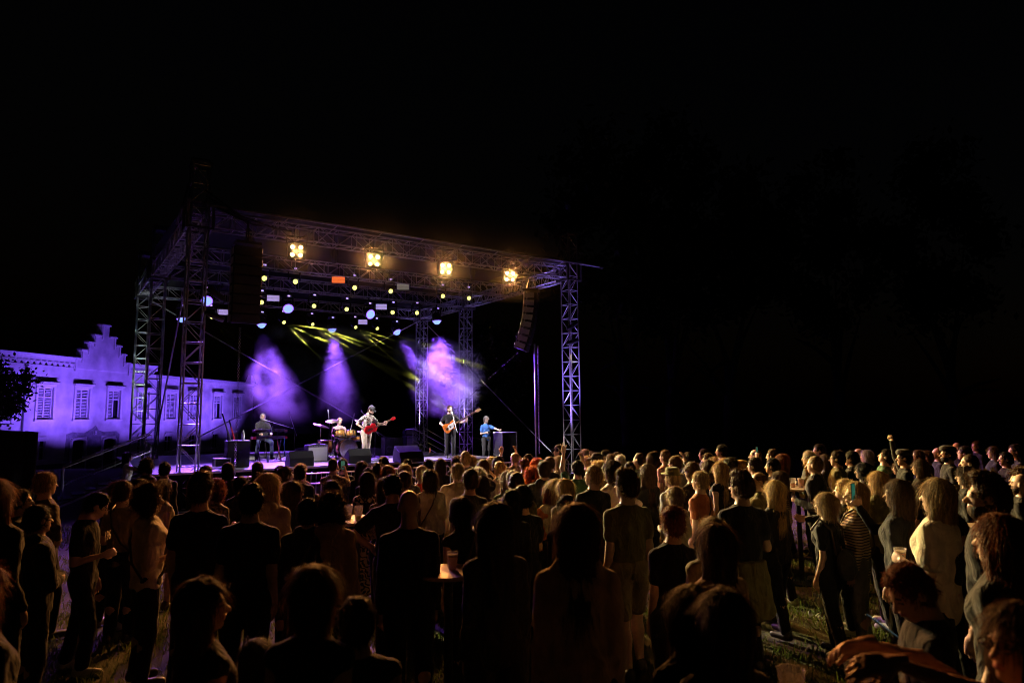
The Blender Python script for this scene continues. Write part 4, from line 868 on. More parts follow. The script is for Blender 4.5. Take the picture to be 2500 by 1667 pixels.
def body(key, hf=.0110, h=.0270):
    if key in _BODY: return _BODY[key]
    sex, ra, la, legs, hy, hp, lean = key; J = joints(sex, ra, la, legs, hy, hp, lean); lo, hi = bounds(J); hc = J['head']
    F = Field(axis(lo[0], hi[0], h, (hc[0] - .10, hc[0] + .10), hf), axis(lo[1], hi[1], h, (hc[1] - .13, hc[1] + .15), hf), axis(lo[2], hi[2], h, (hc[2] - .15, hc[2] + .15), hf))
    b, f = J['bend'], J['f']; Q = J['Rt']
    F.ell(b((0, .0, .94)), (.165 if f else .155, .105, .12), None, .05); F.ell(b((0, .01, 1.10)), (.125 if f else .145, .095, .13), Q, .06)
    F.ell(b((0, .005, 1.29)), (.150 if f else .172, .105, .17), Q, .05)
    if f:
        for s_ in (-1, 1): F.ell(b((s_ * .07, .09, 1.29)), (.058, .05, .058), Q, .03)
    [F.cone(b((s_ * .01, -.01, 1.40)), J['sh'][q_], .064, .046, .05) for q_, s_ in ((0, 1), (1, -1))]; F.cone(b((0, -.02, 1.41)), J['neck'] + np.array([0, 0, .03]), .068, .053, .05)
    for k in (0, 1):
        e, w, hd, pn, hk, s_ = J['arm'][k]; th = .86 if f else 1.0
        F.cone(J['sh'][k], e, .049 * th, .038 * th, .03); F.cone(e, w, .041 * th, .027 * th, .02)
        hpn, kn, an = J['leg'][k]; F.cone(hpn, kn, .088, .056, .04); mid = kn + (an - kn) * .3 + np.array([0, -.015, 0]); F.cone(kn, mid, .054, .054, .03); F.cone(mid, an, .053, .036, .03)
        F.cone(an + np.array([0, -.03, -.035]), an + np.array([s_ * .02, .15, -.05]), .036, .030, .02)
    head_prims(F, J); P, Fc = F.surface()
    fc = P[Fc].mean(1); hl = (fc - hc) @ J['Rh']; mi = np.zeros(len(Fc), int)          # 0 skin 1 eye/brow 2 lips
    eye = (np.abs(np.abs(hl[:, 0]) - .030) < .012) & (np.abs(hl[:, 2] - .002) < .006) & (hl[:, 1] > .07); brow = (np.abs(np.abs(hl[:, 0]) - .032) < .018) & (np.abs(hl[:, 2] - .024) < .005) & (hl[:, 1] > .06)
    lip = (np.abs(hl[:, 0]) < .022) & (np.abs(hl[:, 2] + .066) < .009) & (hl[:, 1] > .085); mi[eye | brow] = 1; mi[lip] = 2
    hands = []
    for (e, w, hd, pn, hk, s_) in J['arm']:
        HP, HF = hand(hk); z = hd; y = N3(pn - z * (pn @ z)); x = np.cross(y, z)
        HP2 = HP.copy(); HP2[:, 0] *= s_; HF2 = HF if s_ == 1 else HF[:, ::-1]
        P3 = w + HP2[:, :1] * x + HP2[:, 1:2] * y + HP2[:, 2:] * z
        Fc = np.concatenate([Fc, HF2 + len(P)]); P = np.concatenate([P, P3]); mi = np.concatenate([mi, np.zeros(len(HF2), int)]); hands.append((w + z * .075 + y * .045, z, y, x))
    me = np_mesh('body', P, Fc, mi); _BODY[key] = (me, J, hands); return _BODY[key]
_TOP = {}
def folds(amp, seed):
    def fn(X, Y, Z):
        a = np.arctan2(X, -Y - .0001); return amp * np.clip((1.38 - Z) / .10, 0, 1) * (np.sin(Z * 23 + a * 2 + seed) * .5 + np.sin(a * 7 + Z * 6 + seed * 2) * .55 + np.sin(Z * 47 - a * 5 + seed) * .35)
    return fn
def top_mesh(key, kind, h=.0200):
    k2 = (key, kind)
    if k2 in _TOP: return _TOP[k2]
    _, J, _h = body(key); lo, hi = bounds(J, .2); lo[2] = .45 + J['dz'] if kind != 'dress' else .02
    if J['dz'] < -.05: lo[2] = J['leg'][0][0][2] - .1
    F = Field(axis(lo[0], hi[0], h), axis(lo[1], hi[1], h), axis(lo[2], hi[2], h)); b, f, Q = J['bend'], J['f'], J['Rt']
    t = {'tee': .010, 'long': .011, 'tank': .008, 'hood': .030, 'jacket': .028, 'dress': .010, 'loose': .034, 'blouse': .024}[kind]
    F.ell(b((0, .005, 1.29)), ((.140 if f else .158) + t, .108 + t, .18), Q, .05); F.ell(b((0, .01, 1.10)), ((.128 if f else .147) + t, .098 + t, .15), Q, .06)
    if f:
        for s_ in (-1, 1): F.ell(b((s_ * .062, .075, 1.285)), (.060 + t, .045 + t * .8, .07), Q, .09)
    w1 = (.158 if f else .150) + t; F.cone(b((0, .0, 1.17)), b((0, .0, .90)), (.146 if f else .165) + t * .7, w1 + (.015 if kind in ('loose', 'blouse', 'hood', 'jacket') else 0), .03, sy=1.50)
    for q_, s_ in ((0, 1), (1, -1)): F.cone(b((s_ * .01, -.01, 1.392)), J['sh'][q_], .078 + t * .6, .054 + t * .6, .05)
    F.cone(b((0, -.02, 1.40)), b((0, -.015, 1.425 if kind != 'tank' else 1.40)), .085 + t * .5, .068 + t * .3, .05)
    for k in (0, 1):
        e, w, *_r = J['arm'][k]; th = .86 if f else 1.0; s0 = J['sh'][k]
        if kind in ('tee', 'loose', 'blouse'): fr = .62 if kind != 'blouse' else .95; F.cone(s0, s0 + (e - s0) * fr, .052 * th + t, .047 * th + t * 1.6, .014)
        elif kind in ('long', 'hood', 'jacket'): F.cone(s0, e, .050 * th + t, .041 * th + t, .014); F.cone(e, e + (w - e) * .96, .043 * th + t, .032 * th + t * .9, .012)
        elif kind == 'dress': F.cone(s0, s0 + (e - s0) * .3, .058 * th + t, .054 * th + t, .03)
        if kind == 'dress' and k == 0: F.cone(b((0, 0, 1.0)), (0, .02, .16), .16, .235, .05, sy=1.25)
    if kind == 'hood': F.ell(b((0, -.11, 1.46)), (.13, .075, .065), Q, .04); F.ell(b((0, -.01, 1.49)), (.105, .09, .045), Q, .03)
    if kind == 'jacket': F.cone(b((-.07, -.03, 1.47)), b((.07, -.03, 1.47)), .052, .052, .03)
    F.add(folds(.0055 if kind in ('tank', 'dress') else .0085, sum(map(ord, kind)) % 7))
    hem = {'tee': .84, 'long': .83, 'tank': .90, 'hood': .82, 'jacket': .80, 'dress': .12, 'loose': .74, 'blouse': .86}[kind]
    if J['dz'] > -.05: F.cut(lambda X, Y, Z: (hem + .012 * np.sin(X * 30) + .01 * np.sin(Y * 22)) - Z + 0 * X)
    P, Fc = F.surface(); me = np_mesh('top', P, Fc); _TOP[k2] = me; return me
def bottom_mesh(key, kind, h=.0250):
    k2 = (key, 'b' + kind)
    if k2 in _TOP: return _TOP[k2]
    _, J, _h = body(key); L = np.array([p for l in J['leg'] for p in l]); lo, hi = L.min(0) - .2, L.max(0) + .22; lo[2] = .02
    F = Field(axis(lo[0], hi[0], h), axis(lo[1], hi[1], h), axis(lo[2], hi[2], h)); f = J['f']; dz = J['dz']
    F.ell((0, 0, .94 + dz), ((.165 if f else .155) + .014, .118, .125), None, .05)
    t = {'jeans': .013, 'wide': .035, 'shorts': .022, 'leggings': .006, 'skirt': .0}[kind]
    if kind == 'skirt': F.cone((0, 0, .98), (0, .01, .50), .165, .25, .04, sy=1.25); F.cut(lambda X, Y, Z: .46 - Z + 0 * X)
    else:
        for k in (0, 1):
            hp_, kn, an = J['leg'][k]; F.cone(hp_, kn, .092 + t, .060 + t, .03)
            if kind != 'shorts': F.cone(kn, an + (kn - an) * .05, .060 + t, .042 + t * 1.5, .02)
        if kind == 'shorts' and dz > -.05: F.cut(lambda X, Y, Z: .50 - Z + 0 * X)
    F.add(folds(.004, 3)); P, Fc = F.surface(); me = np_mesh('trousers', P, Fc); _TOP[k2] = me; return me
def shoe_mesh(key):
    k2 = (key, 'shoe')
    if k2 in _TOP: return _TOP[k2]
    _, J, _h = body(key); out = []; PP, FF = [], []; n = 0
    for k, s_ in ((0, 1), (1, -1)):
        an = J['leg'][k][2]; lo, hi = an - .12, an + np.array([.12, .24, .06]); F = Field(axis(lo[0], hi[0], .017), axis(lo[1], hi[1], .017), axis(lo[2], hi[2], .017))
        F.cone(an + np.array([0, -.035, -.03]), an + np.array([s_ * .02, .16, -.045]), .048, .042, .02); F.cone(an + np.array([0, -.02, .01]), an + np.array([0, .0, -.04]), .046, .048, .02)
        z0 = an[2] - .08; F.cut(lambda X, Y, Z: z0 + .004 - Z + 0 * X); P, Fc = F.surface(); out.append(np_mesh('shoe', P, Fc))
    _TOP[k2] = out; return out

# hair in the head's own frame: a mass with strands laid over it
_HAIR = {}
def hair_mesh(style, seed=0):
    k = (style, seed)
    if k in _HAIR: return _HAIR[k]
    rg = np.random.default_rng(11 + seed * 13 + len(style)); low = {'long': -.44, 'wavy': -.40, 'bob': -.17, 'pony': -.34, 'curly': -.16, 'mid': -.24}.get(style, -.14)
    F = Field(axis(-.20, .20, .013), axis(-.24, .15, .013), axis(low - .04, .22, .013))
    t = {'buzz': .003, 'short': .013, 'quiff': .014, 'crop': .010, 'thin': .003}.get(style, .018)
    F.ell((0, -.014, .034), (.074 + t, .094 + t, .088 + t * 1.15), None, .02); F.ell((0, -.045, -.02), (.068 + t, .066 + t, .085), None, .03)
    if style == 'quiff': F.ell((0, .045, .120), (.055, .05, .035), None, .03); F.ell((0, -.01, .125), (.06, .06, .03), None, .03)
    if style in ('long', 'wavy', 'mid'):
        w = .078 if style == 'long' else .088; F.cone((0, -.055, .0), (0, -.085, low + .06), w, w * 1.02, .04, sy=1.5)
        for s_ in (-1, 1): F.cone((s_ * .066, -.005, .0), (s_ * .078, -.02, max(low + .12, -.22)), .030, .034, .03)
    if style == 'bob':
        F.cone((0, -.04, .0), (0, -.045, -.11), .085, .092, .04, sy=1.2)
        for s_ in (-1, 1): F.cone((s_ * .070, .01, .0), (s_ * .078, .01, -.095), .026, .028, .03)
    if style == 'bun': F.ell((0, -.115, .055), (.048, .045, .045), None, .012)
    if style == 'topbun': F.ell((0, -.04, .150), (.042, .042, .038), None, .012)
    if style == 'pony': F.ell((0, -.115, .045), (.03, .03, .03), None, .02); F.cone((0, -.125, .04), (0, -.155, -.10), .030, .038, .02); F.cone((0, -.155, -.10), (.01, -.135, low + .05), .038, .014, .02)
    if style == 'curly':
        for i in range(46):
            u = rg.normal(size=3); u /= np.linalg.norm(u)
            if u[1] > .55 and u[2] < .45: continue
            F.ell(np.array([0, -.02, .02]) + u * [.095, .108, .112], (.034, .034, .034), None, .012)
        for s_ in (-1, 1): F.ell((s_ * .075, -.03, -.09), (.045, .055, .055), None, .03)
    if style not in ('buzz', 'thin'):
        a1, a2 = rg.random() * 6, rg.random() * 6; amp = .0055 if style in ('wavy', 'curly', 'short', 'quiff') else .0038
        F.add(lambda X, Y, Z: amp * (np.sin(np.arctan2(X, -Y) * 17 + a1 + np.sin(Z * 26 + a2) * (1.6 if style in ('wavy', 'curly') else .5)) + .6 * np.sin(np.arctan2(X, -Y) * 31 + Z * 11 + a2)))
    else: pass
    fz = .052 if style not in ('long', 'bob', 'mid') else .060                                  # clear the face and ears
    F.ell((0, .105, -.03), (.068, .088, .112), None, .018, '-')
    if style in ('short', 'buzz', 'crop', 'quiff', 'bun', 'topbun', 'pony', 'thin'):
        for s_ in (-1, 1): F.ell((s_ * .095, .018, -.035), (.030, .045, .062), None, .012, '-')
        F.cut(lambda X, Y, Z: (-.092 + .25 * np.maximum(0, Y + .02)) - Z + 0 * X)
    if style == 'thin': F.ell((0, .01, .14), (.075, .10, .085), None, .02, '-')
    P, Q = F.surface(); T = np.concatenate([Q[:, [0, 1, 2]], Q[:, [0, 2, 3]]])
    n = {'buzz': 0, 'thin': 0, 'crop': 700, 'short': 1500, 'quiff': 1700, 'curly': 3000}.get(style, 2400)
    if n:                                                                                       # strands
        i = rg.integers(0, len(P), n * 3); p = P[i]; ok = (p[:, 1] < .07) | (p[:, 2] > .07); p = p[ok][:n]; m = len(p); c = np.array([0, -.02, .03])
        low_ = p[:, 2] < .0; nd = (p - np.where(low_[:, None], np.c_[np.zeros(m), np.full(m, -.05), p[:, 2]], c)) / (np.linalg.norm(p - np.where(low_[:, None], np.c_[np.zeros(m), np.full(m, -.05), p[:, 2]], c), axis=1)[:, None] + 1e-6); dn = np.array([0, 0, -1.0]); tang = dn - nd * (nd @ dn)[:, None]; tang /= np.linalg.norm(tang, axis=1)[:, None] + 1e-6
        if style in ('short', 'quiff', 'crop'): fl = nd * .55 + tang * .5 + np.array([0, .35, .1]) + rg.normal(size=(m, 3)) * .35; Ln = .016 + .016 * rg.random(m)
        elif style == 'curly': fl = nd * .8 + rg.normal(size=(m, 3)) * .7; Ln = .03 + .03 * rg.random(m)
        else: fl = tang + nd * .03 + rg.normal(size=(m, 3)) * (.07 if style != 'wavy' else .13); Ln = .05 + .07 * rg.random(m)
        fly = rg.random(m) < .16; fl = np.where(fly[:, None], fl + nd * .55 + rg.normal(size=(m, 3)) * .35, fl); Ln = np.where(fly, Ln * .8, Ln)                                   # flyaways
        fl /= np.linalg.norm(fl, axis=1)[:, None]; sd = np.cross(fl, nd + rg.normal(size=(m, 3)) * .3); sd /= np.linalg.norm(sd, axis=1)[:, None] + 1e-6
        wd = np.where(fly, .0006, .0010 + .0012 * rg.random(m))[:, None]; g = np.array([0, 0, -1.0]) * .25; S_ = []
        for j, (tt, ww) in enumerate(((0, 1), (.5, .9), (1, .25))):
            wob = rg.normal(size=(m, 3)) * (.006 if style in ('curly', 'wavy') else .0025) * tt; q = p + nd * .001 + fl * (Ln * tt)[:, None] + g * (Ln * tt * tt)[:, None] + wob; S_ += [q - sd * wd * ww, q + sd * wd * ww]
        SP = np.stack(S_, 1).reshape(-1, 3); b0 = len(P) + np.arange(m)[:, None] * 6
        T = np.concatenate([T, b0 + [0, 1, 3], b0 + [0, 3, 2], b0 + [2, 3, 5], b0 + [2, 5, 4]]); P = np.concatenate([P, SP])
    me = np_mesh('hair', P, T); _HAIR[k] = me; return me
def hat_mesh(kind):
    k = ('hat', kind)
    if k in _HAIR: return _HAIR[k]
    b = MB()
    if kind == 'cap':
        b.lathe([(.104, .052), (.102, .085), (.085, .125), (.05, .148), (0, .155)], 20, Matrix.Translation((0, -.014, 0)) @ Matrix.Scale(1.08, 4, (0, 1, 0)) @ Matrix.Scale(.86, 4, (1, 0, 0)))
        vs = []; n = 9
        for i in range(n):
            a = math.pi * (i / (n - 1)); vs += [(.088 * math.cos(a), .055 + .035 * math.sin(a), .060 - .004 * math.sin(a)), (.082 * math.cos(a), .085 + .085 * math.sin(a), .058 - .018 * math.sin(a))]
        o = len(vs); vs += [(x, y, z - .006) for x, y, z in vs]; fs = [(2 * i, 2 * i + 2, 2 * i + 3, 2 * i + 1) for i in range(n - 1)] + [(o + 2 * i + 1, o + 2 * i + 3, o + 2 * i + 2, o + 2 * i) for i in range(n - 1)] + [(2 * i + 1, 2 * i + 3, o + 2 * i + 3, o + 2 * i + 1) for i in range(n - 1)]
        b.add(vs, fs)
    elif kind == 'fedora': b.lathe([(.150, .060), (.155, .066), (.100, .064), (.098, .10), (.088, .15), (.06, .162), (0, .148)], 24, Matrix.Translation((0, -.012, .004)) @ Matrix.Scale(1.1, 4, (0, 1, 0)))
    else: b.lathe([(.106, .048), (.116, .08), (.112, .112), (.07, .135), (0, .138)], 20, Matrix.Translation((0, -.002, .004)) @ Matrix.Scale(1.06, 4, (0, 1, 0)) @ Matrix.Scale(.86, 4, (1, 0, 0)))
    me = b.mesh('hat', True); _HAIR[k] = me; return me

SKIN = [mat(f'skin tone {i}', c, .45, var=.10, scale=40, spec=.45) for i, c in enumerate([(.56, .36, .26), (.50, .31, .22), (.60, .40, .31)])]
EYEM = mat('eyes and brows', (.05, .03, .025), .4, var=0); LIP = mat('lips', (.42, .17, .14), .4, var=0)
HC = {'black': (.012, .009, .008), 'dark': (.030, .017, .011), 'brown': (.075, .040, .020), 'auburn': (.16, .050, .018), 'red': (.36, .075, .018), 'blonde': (.52, .37, .17), 'ash': (.33, .23, .12), 'grey': (.36, .34, .31), 'white': (.55, .52, .47)}
def hair_mat(k, c):                            # streaks running down the strands
    m = mat('hair ' + k, c, .55, var=0, spec=.25, transl=.40); nt = m.node_tree; b = nt.nodes['Principled BSDF']; tc = nt.nodes.new('ShaderNodeTexCoord'); mp = nt.nodes.new('ShaderNodeMapping'); mp.inputs['Scale'].default_value = (1, 1, .09); n = nt.nodes.new('ShaderNodeTexNoise'); n.inputs['Scale'].default_value = 120; n.inputs['Detail'].default_value = 4; n.inputs['Distortion'].default_value = .8
    nt.links.new(tc.outputs['Object'], mp.inputs[0]); nt.links.new(mp.outputs[0], n.inputs['Vector']); bp = nt.nodes.new('ShaderNodeBump'); bp.inputs['Strength'].default_value = 1.0; bp.inputs['Distance'].default_value = .012; nt.links.new(n.outputs[0], bp.inputs['Height']); nt.links.new(bp.outputs[0], b.inputs['Normal'])
    mr = nt.nodes.new('ShaderNodeMapRange'); mr.inputs[1].default_value = .35; mr.inputs[2].default_value = .65; mr.inputs[3].default_value = .45; mr.inputs[4].default_value = 1.6; nt.links.new(n.outputs[0], mr.inputs[0]); mx = nt.nodes.new('ShaderNodeVectorMath'); mx.operation = 'SCALE'; mx.inputs[0].default_value = c; nt.links.new(mr.outputs[0], mx.inputs['Scale']); nt.links.new(mx.outputs[0], b.inputs['Base Color'])
    for t_ in nt.nodes:
        if t_.type == 'BSDF_TRANSLUCENT': nt.links.new(mx.outputs[0], t_.inputs[0]); nt.links.new(bp.outputs[0], t_.inputs['Normal'])
    return m
HM = {k: hair_mat(k, c) for k, c in HC.items()}
TC = {'black': (.012, .012, .013), 'char': (.035, .034, .036), 'navy': (.016, .020, .045), 'olive': (.13, .12, .05), 'beige': (.42, .35, .26), 'cream': (.62, .56, .45), 'white': (.72, .70, .68), 'grey': (.20, .20, .20), 'brown': (.10, .065, .04), 'red': (.42, .03, .02), 'orange': (.50, .15, .05), 'pink': (.45, .24, .22), 'blue': (.05, .16, .50), 'green': (.04, .10, .05), 'tan': (.30, .22, .14), 'rust': (.28, .09, .04), 'denim': (.06, .08, .13), 'khaki': (.22, .18, .11)}
def cloth(m):                                   # weave plus crumpled folds
    nt = m.node_tree; b = nt.nodes['Principled BSDF']; tc = nt.nodes.new('ShaderNodeTexCoord'); mp = nt.nodes.new('ShaderNodeMapping'); mp.inputs['Scale'].default_value = (1, 1, .45); n = nt.nodes.new('ShaderNodeTexNoise'); n.inputs['Scale'].default_value = 11; n.inputs['Detail'].default_value = 3; n.inputs['Distortion'].default_value = 1.4
    bp = nt.nodes.new('ShaderNodeBump'); bp.inputs['Strength'].default_value = .9; bp.inputs['Distance'].default_value = .035; nt.links.new(tc.outputs['Object'], mp.inputs[0]); nt.links.new(mp.outputs[0], n.inputs['Vector']); nt.links.new(n.outputs[0], bp.inputs['Height'])
    nt.links.new(bp.outputs[0], b.inputs['Normal']); return m
TM = {k: cloth(mat('cloth ' + k, c, .88, var=.18, scale=14, sheen=.12, spec=.15)) for k, c in TC.items()}
def pattern_mat(name, kind, c1, c2, scale):
    m = bpy.data.materials.new(name); m.use_nodes = True; nt = m.node_tree; b = nt.nodes['Principled BSDF']; b.inputs['Roughness'].default_value = .85
    tc = nt.nodes.new('ShaderNodeTexCoord'); cr = nt.nodes.new('ShaderNodeValToRGB'); cr.color_ramp.interpolation = 'CONSTANT'; cr.color_ramp.elements[1].position = .5
    cr.color_ramp.elements[0].color = (*c1, 1); cr.color_ramp.elements[1].color = (*c2, 1)
    if kind == 'stripe':
        w = nt.nodes.new('ShaderNodeTexWave'); w.wave_type = 'BANDS'; w.bands_direction = 'Z'; w.inputs['Scale'].default_value = scale; w.inputs['Distortion'].default_value = .6; w.inputs['Detail Scale'].default_value = .6
    elif kind == 'zebra':
        w = nt.nodes.new('ShaderNodeTexWave'); w.wave_type = 'BANDS'; w.bands_direction = 'DIAGONAL'; w.inputs['Scale'].default_value = scale; w.inputs['Distortion'].default_value = 14; w.inputs['Detail'].default_value = 1.5; w.inputs['Detail Scale'].default_value = 1.6
    else:
        w = nt.nodes.new('ShaderNodeTexNoise'); w.inputs['Scale'].default_value = scale; w.inputs['Detail'].default_value = 2
    nt.links.new(tc.outputs['Object'], w.inputs['Vector']); nt.links.new(w.outputs[1] if kind != 'spot' else w.outputs[0], cr.inputs[0])
    if kind != 'spot':
        sx = nt.nodes.new('ShaderNodeSeparateColor'); nt.links.new(w.outputs[0], sx.inputs[0]); nt.links.new(sx.outputs[0], cr.inputs[0])
    if kind == 'stripe': cr.color_ramp.elements[1].position = .30
    nt.links.new(cr.outputs[0], b.inputs['Base Color']); return cloth(m)
TM['stripe'] = pattern_mat('cloth stripes', 'stripe', (.03, .02, .02), (.62, .52, .40), 11.0)
TM['zebra'] = pattern_mat('cloth zebra', 'zebra', (.02, .015, .012), (.48, .38, .25), 7.0)
TM['floral'] = pattern_mat('cloth floral', 'spot', (.68, .62, .52), (.05, .03, .03), 26.0)
TM['plaid'] = pattern_mat('cloth speckle', 'spot', (.34, .26, .16), (.10, .07, .05), 34.0)
shoe_m = mat('shoe leather', (.04, .035, .035), .5); shoe_w = mat('white trainers', (.55, .54, .52), .6)
specm = mat('spectacle frame', (.02, .015, .015), .3); bandm = mat('leather strap', (.04, .025, .018), .55)
def person(M, h, sex, ra='down', la='down', legs='stand', hy=0.0, hp=0.0, lean=0.0, hair='short', hc='dark', top='tee', tc='black', bot='jeans', bc='denim', label='', skin=None, extras=(), seed=0, name='person', group=None):
    key = (sex, ra, la, legs, hy, hp, lean); me, J, hands = body(key); k = h / 1.75
    if J['dz'] < 0: k = h / 1.75
    t = thing(name, label, 'person', M @ Matrix.Scale(k, 4), group); sk = SKIN[(seed if skin is None else skin) % 3]
    link('body', me, [sk, EYEM, LIP], t); link('top' if top != 'dress' else 'dress', top_mesh(key, top), [TM[tc]], t)
    if top != 'dress': link('skirt' if bot == 'skirt' else 'shorts' if bot == 'shorts' else 'trousers', bottom_mesh(key, bot), [TM[bc]], t)
    [link('shoe', sm_, [shoe_w if seed % 3 == 0 else shoe_m], t) for sm_ in shoe_mesh(key)]
    Q = J['Rh']; c = J['head']; HMx = Matrix(((Q[0][0], Q[0][1], Q[0][2], c[0]), (Q[1][0], Q[1][1], Q[1][2], c[1]), (Q[2][0], Q[2][1], Q[2][2], c[2]), (0, 0, 0, 1)))
    if hair != 'bald': link('hair', hair_mesh(hair, seed % 2), [HM[hc]], t, HMx)
    for e in extras:
        if e in ('cap', 'fedora', 'flatcap'): link('hat' if e != 'cap' else 'cap', hat_mesh(e), [TM['char'] if e != 'fedora' else TM['olive']], t, HMx)
        elif e == 'capback': link('cap', hat_mesh('cap'), [TM['char']], t, HMx @ Matrix.Rotation(math.pi, 4, 'Z'))
        elif e in ('glasses', 'shades'):
            kk = ('hat', e)
            if kk not in _HAIR:
                b = MB(); z = .004 if e == 'glasses' else .095; y = .108 if e == 'glasses' else .055
                for s_ in (-1, 1):
                    b.tube([(s_ * .033 + .026 * math.cos(a), y - .006 * abs(math.cos(a)), z + .019 * math.sin(a)) for a in np.linspace(0, 6.28, 13)], .0028, 4); b.tube([(s_ * .058, y - .006, z + .006), (s_ * .080, .0, z + .004 - (.0 if e == 'glasses' else .02))], .0026, 4)
                b.tube([(-.008, y, z + .006), (.008, y, z + .006)], .003, 4); _HAIR[kk] = b.mesh('glasses')
            link('glasses', _HAIR[kk], [specm], t, HMx)
        elif e == 'beard':
            kk = ('hat', 'beard')
            if kk not in _HAIR:
                F = Field(axis(-.09, .09, .009), axis(-.03, .13, .009), axis(-.17, .02, .009)); F.ell((0, .035, -.078), (.063, .066, .066), None, .02); F.ell((0, .06, -.03), (.075, .04, .032), None, .01, '-'); F.cut(lambda X, Y, Z: Z + .035 - .3 * np.maximum(0, -Y + .03) + 0 * X); P_, F_ = F.surface(); _HAIR[kk] = np_mesh('beard', P_, F_)
            link('beard', _HAIR[kk], [HM[hc]], t, HMx)
        elif e == 'band':
            kk = ('hat', 'band')
            if kk not in _HAIR: b = MB(); b.tube([(.098 * math.cos(a), .015, .035 + .098 * math.sin(a)) for a in np.linspace(0.1, 3.04, 15)], .007, 5); _HAIR[kk] = b.mesh('band')
            link('hair_band', _HAIR[kk], [TM['cream']], t, HMx)
        elif e in ('strapL', 'strapR'):                                   # bag strap across the back
            s_ = 1 if e == 'strapR' else -1; kk = ('hat', e, J['f'])
            if kk not in _HAIR:
                b = MB(); w_ = .20 if not J['f'] else .185
                for d_ in (-1, 1): b.tube([(s_ * .10, 0, 1.492), (s_ * .085, d_ * .09, 1.44), (s_ * .02, d_ * (.147 if d_ < 0 else .175), 1.28), (-s_ * .09, d_ * (.143 if d_ < 0 else .17), 1.10), (-s_ * w_, d_ * .07, .96)], .011, 5)
                _HAIR[kk] = b.mesh('strap', True)
            link('bag_strap', _HAIR[kk], [bandm], t, Matrix.Translation((0, 0, J['dz'])))
        elif e == 'bag':
            b = MB(); b.box((-.23, .02, .88), (.10, .24, .20), top=(.9, .9)); b.obj('shoulder_bag', bandm, t, bevel=.02)
        elif e == 'pack':
            kk = ('hat', 'pack')
            if kk not in _HAIR: F = Field(axis(-.2, .2, .016), axis(-.4, -.05, .016), axis(.75, 1.35, .016)); F.ell((0, -.20, 1.02), (.135, .085, .17), None, .05); F.ell((0, -.235, .95), (.10, .07, .085), None, .03); P_, F_ = F.surface(); _HAIR[kk] = np_mesh('pack', P_, F_)
            link('backpack', _HAIR[kk], [TM['char']], t)
            for s_ in (-1, 1): b = MB(); b.tube([(s_ * .09, -.14, 1.12), (s_ * .11, -.12, 1.38), (s_ * .12, 0, 1.50), (s_ * .11, .12, 1.36)], .013, 5); b.obj('backpack_strap', bandm, t, True)
        elif e == 'tied':                                                 # a jacket knotted at the waist
            kk = ('hat', 'tied')
            if kk not in _HAIR:
                F = Field(axis(-.3, .3, .016), axis(-.3, .25, .016), axis(.4, 1.1, .016)); F.cone((0, -.02, .98), (0, -.05, .52), .185, .245, .03, sy=1.25); F.ell((0, .0, .75), (.15, .10, .5), None, .02, '-'); F.cut(lambda X, Y, Z: np.maximum(np.maximum(.50 + .25 * np.abs(X) - Z, Z - 1.0), Y - .05)); F.add(folds(.006, 2)); P_, F_ = F.surface(); _HAIR[kk] = np_mesh('tied', P_, F_)
            link('tied_jacket', _HAIR[kk], [TM['olive']], t)
    W_ = []
    for (p, z, y, x) in hands: W_.append((t.matrix_world @ Vector(p), Vector(M.to_3x3() @ Vector(z)), Vector(M.to_3x3() @ Vector(y)), Vector(M.to_3x3() @ Vector(x))))
    return t, W_, HMx
def axes(p, x, y, z): return Matrix(((x.x, y.x, z.x, p.x), (x.y, y.y, z.y, p.y), (x.z, y.z, z.z, p.z), (0, 0, 0, 1)))
def phone(M, label, lit=True):
    t = thing('mobile_phone', label, 'phone', M, 'phones held by the crowd'); b = MB(); b.box((0, 0, 0), (.074, .008, .152)); b.obj('case', BLK, t, bevel=.003)
    b = MB(); b.box((0, -.0048, 0), (.068, .001, .144)); b.obj('screen', mat('phone screen', (.02, .05, .06), .2, var=.5, scale=24, emit=(.03, .22, .14), estr=.4) if lit else mat('phone glass', (.02, .02, .025), .1), t); return t
beer = mat('beer', (.62, .22, .03), .1, var=0, transl=.5); foam = mat('beer foam', (.7, .62, .48), .8); cupm = mat('clear cup plastic', (.75, .74, .70), .15, var=0, alpha=.32)
def cup(p, label, drink='beer', full=.8, sc=1.0):
    t = thing('plastic_cup', label, 'cup', Matrix.Translation(Vector(p)) @ Matrix.Scale(sc, 4), 'plastic cups'); b = MB(); b.lathe([(.030, 0), (.046, .135), (.049, .138), (.044, .134), (.0285, .004)], 18); b.obj('cup_wall', cupm, t, True)
    if drink: r1 = .0285 + .0150 * full; b = MB(); b.lathe([(.028, .005), (r1, .13 * full)], 18); b.obj('drink', beer if drink == 'beer' else mat('pale drink', (.55, .55, .35), .1, var=0, transl=.5), t, True)
    if drink == 'beer': b = MB(); b.lathe([(r1 + .0003, .13 * full), (r1 + .001, .13 * full + .012)], 18); b.obj('foam', foam, t, True)
    return t
def bar_table(p, label, h=1.08, r=.36):
    t = thing('bar_table', label, 'table', Matrix.Translation(Vector(p)), 'standing tables in the crowd'); b = MB(); b.lathe([(r - .01, h - .03), (r, h - .015), (r - .005, h)], 30); b.obj('table_top', mat('worn table board', (.42, .30, .22), .5, var=.2, scale=8), t)
    b = MB(); b.tube([(0, 0, .02), (0, 0, h - .03)], .035, 10); b.obj('post', BLK, t); b = MB(); b.lathe([(.26, 0), (.26, .015), (.04, .03)], 24); b.obj('foot_plate', BLK, t); return t
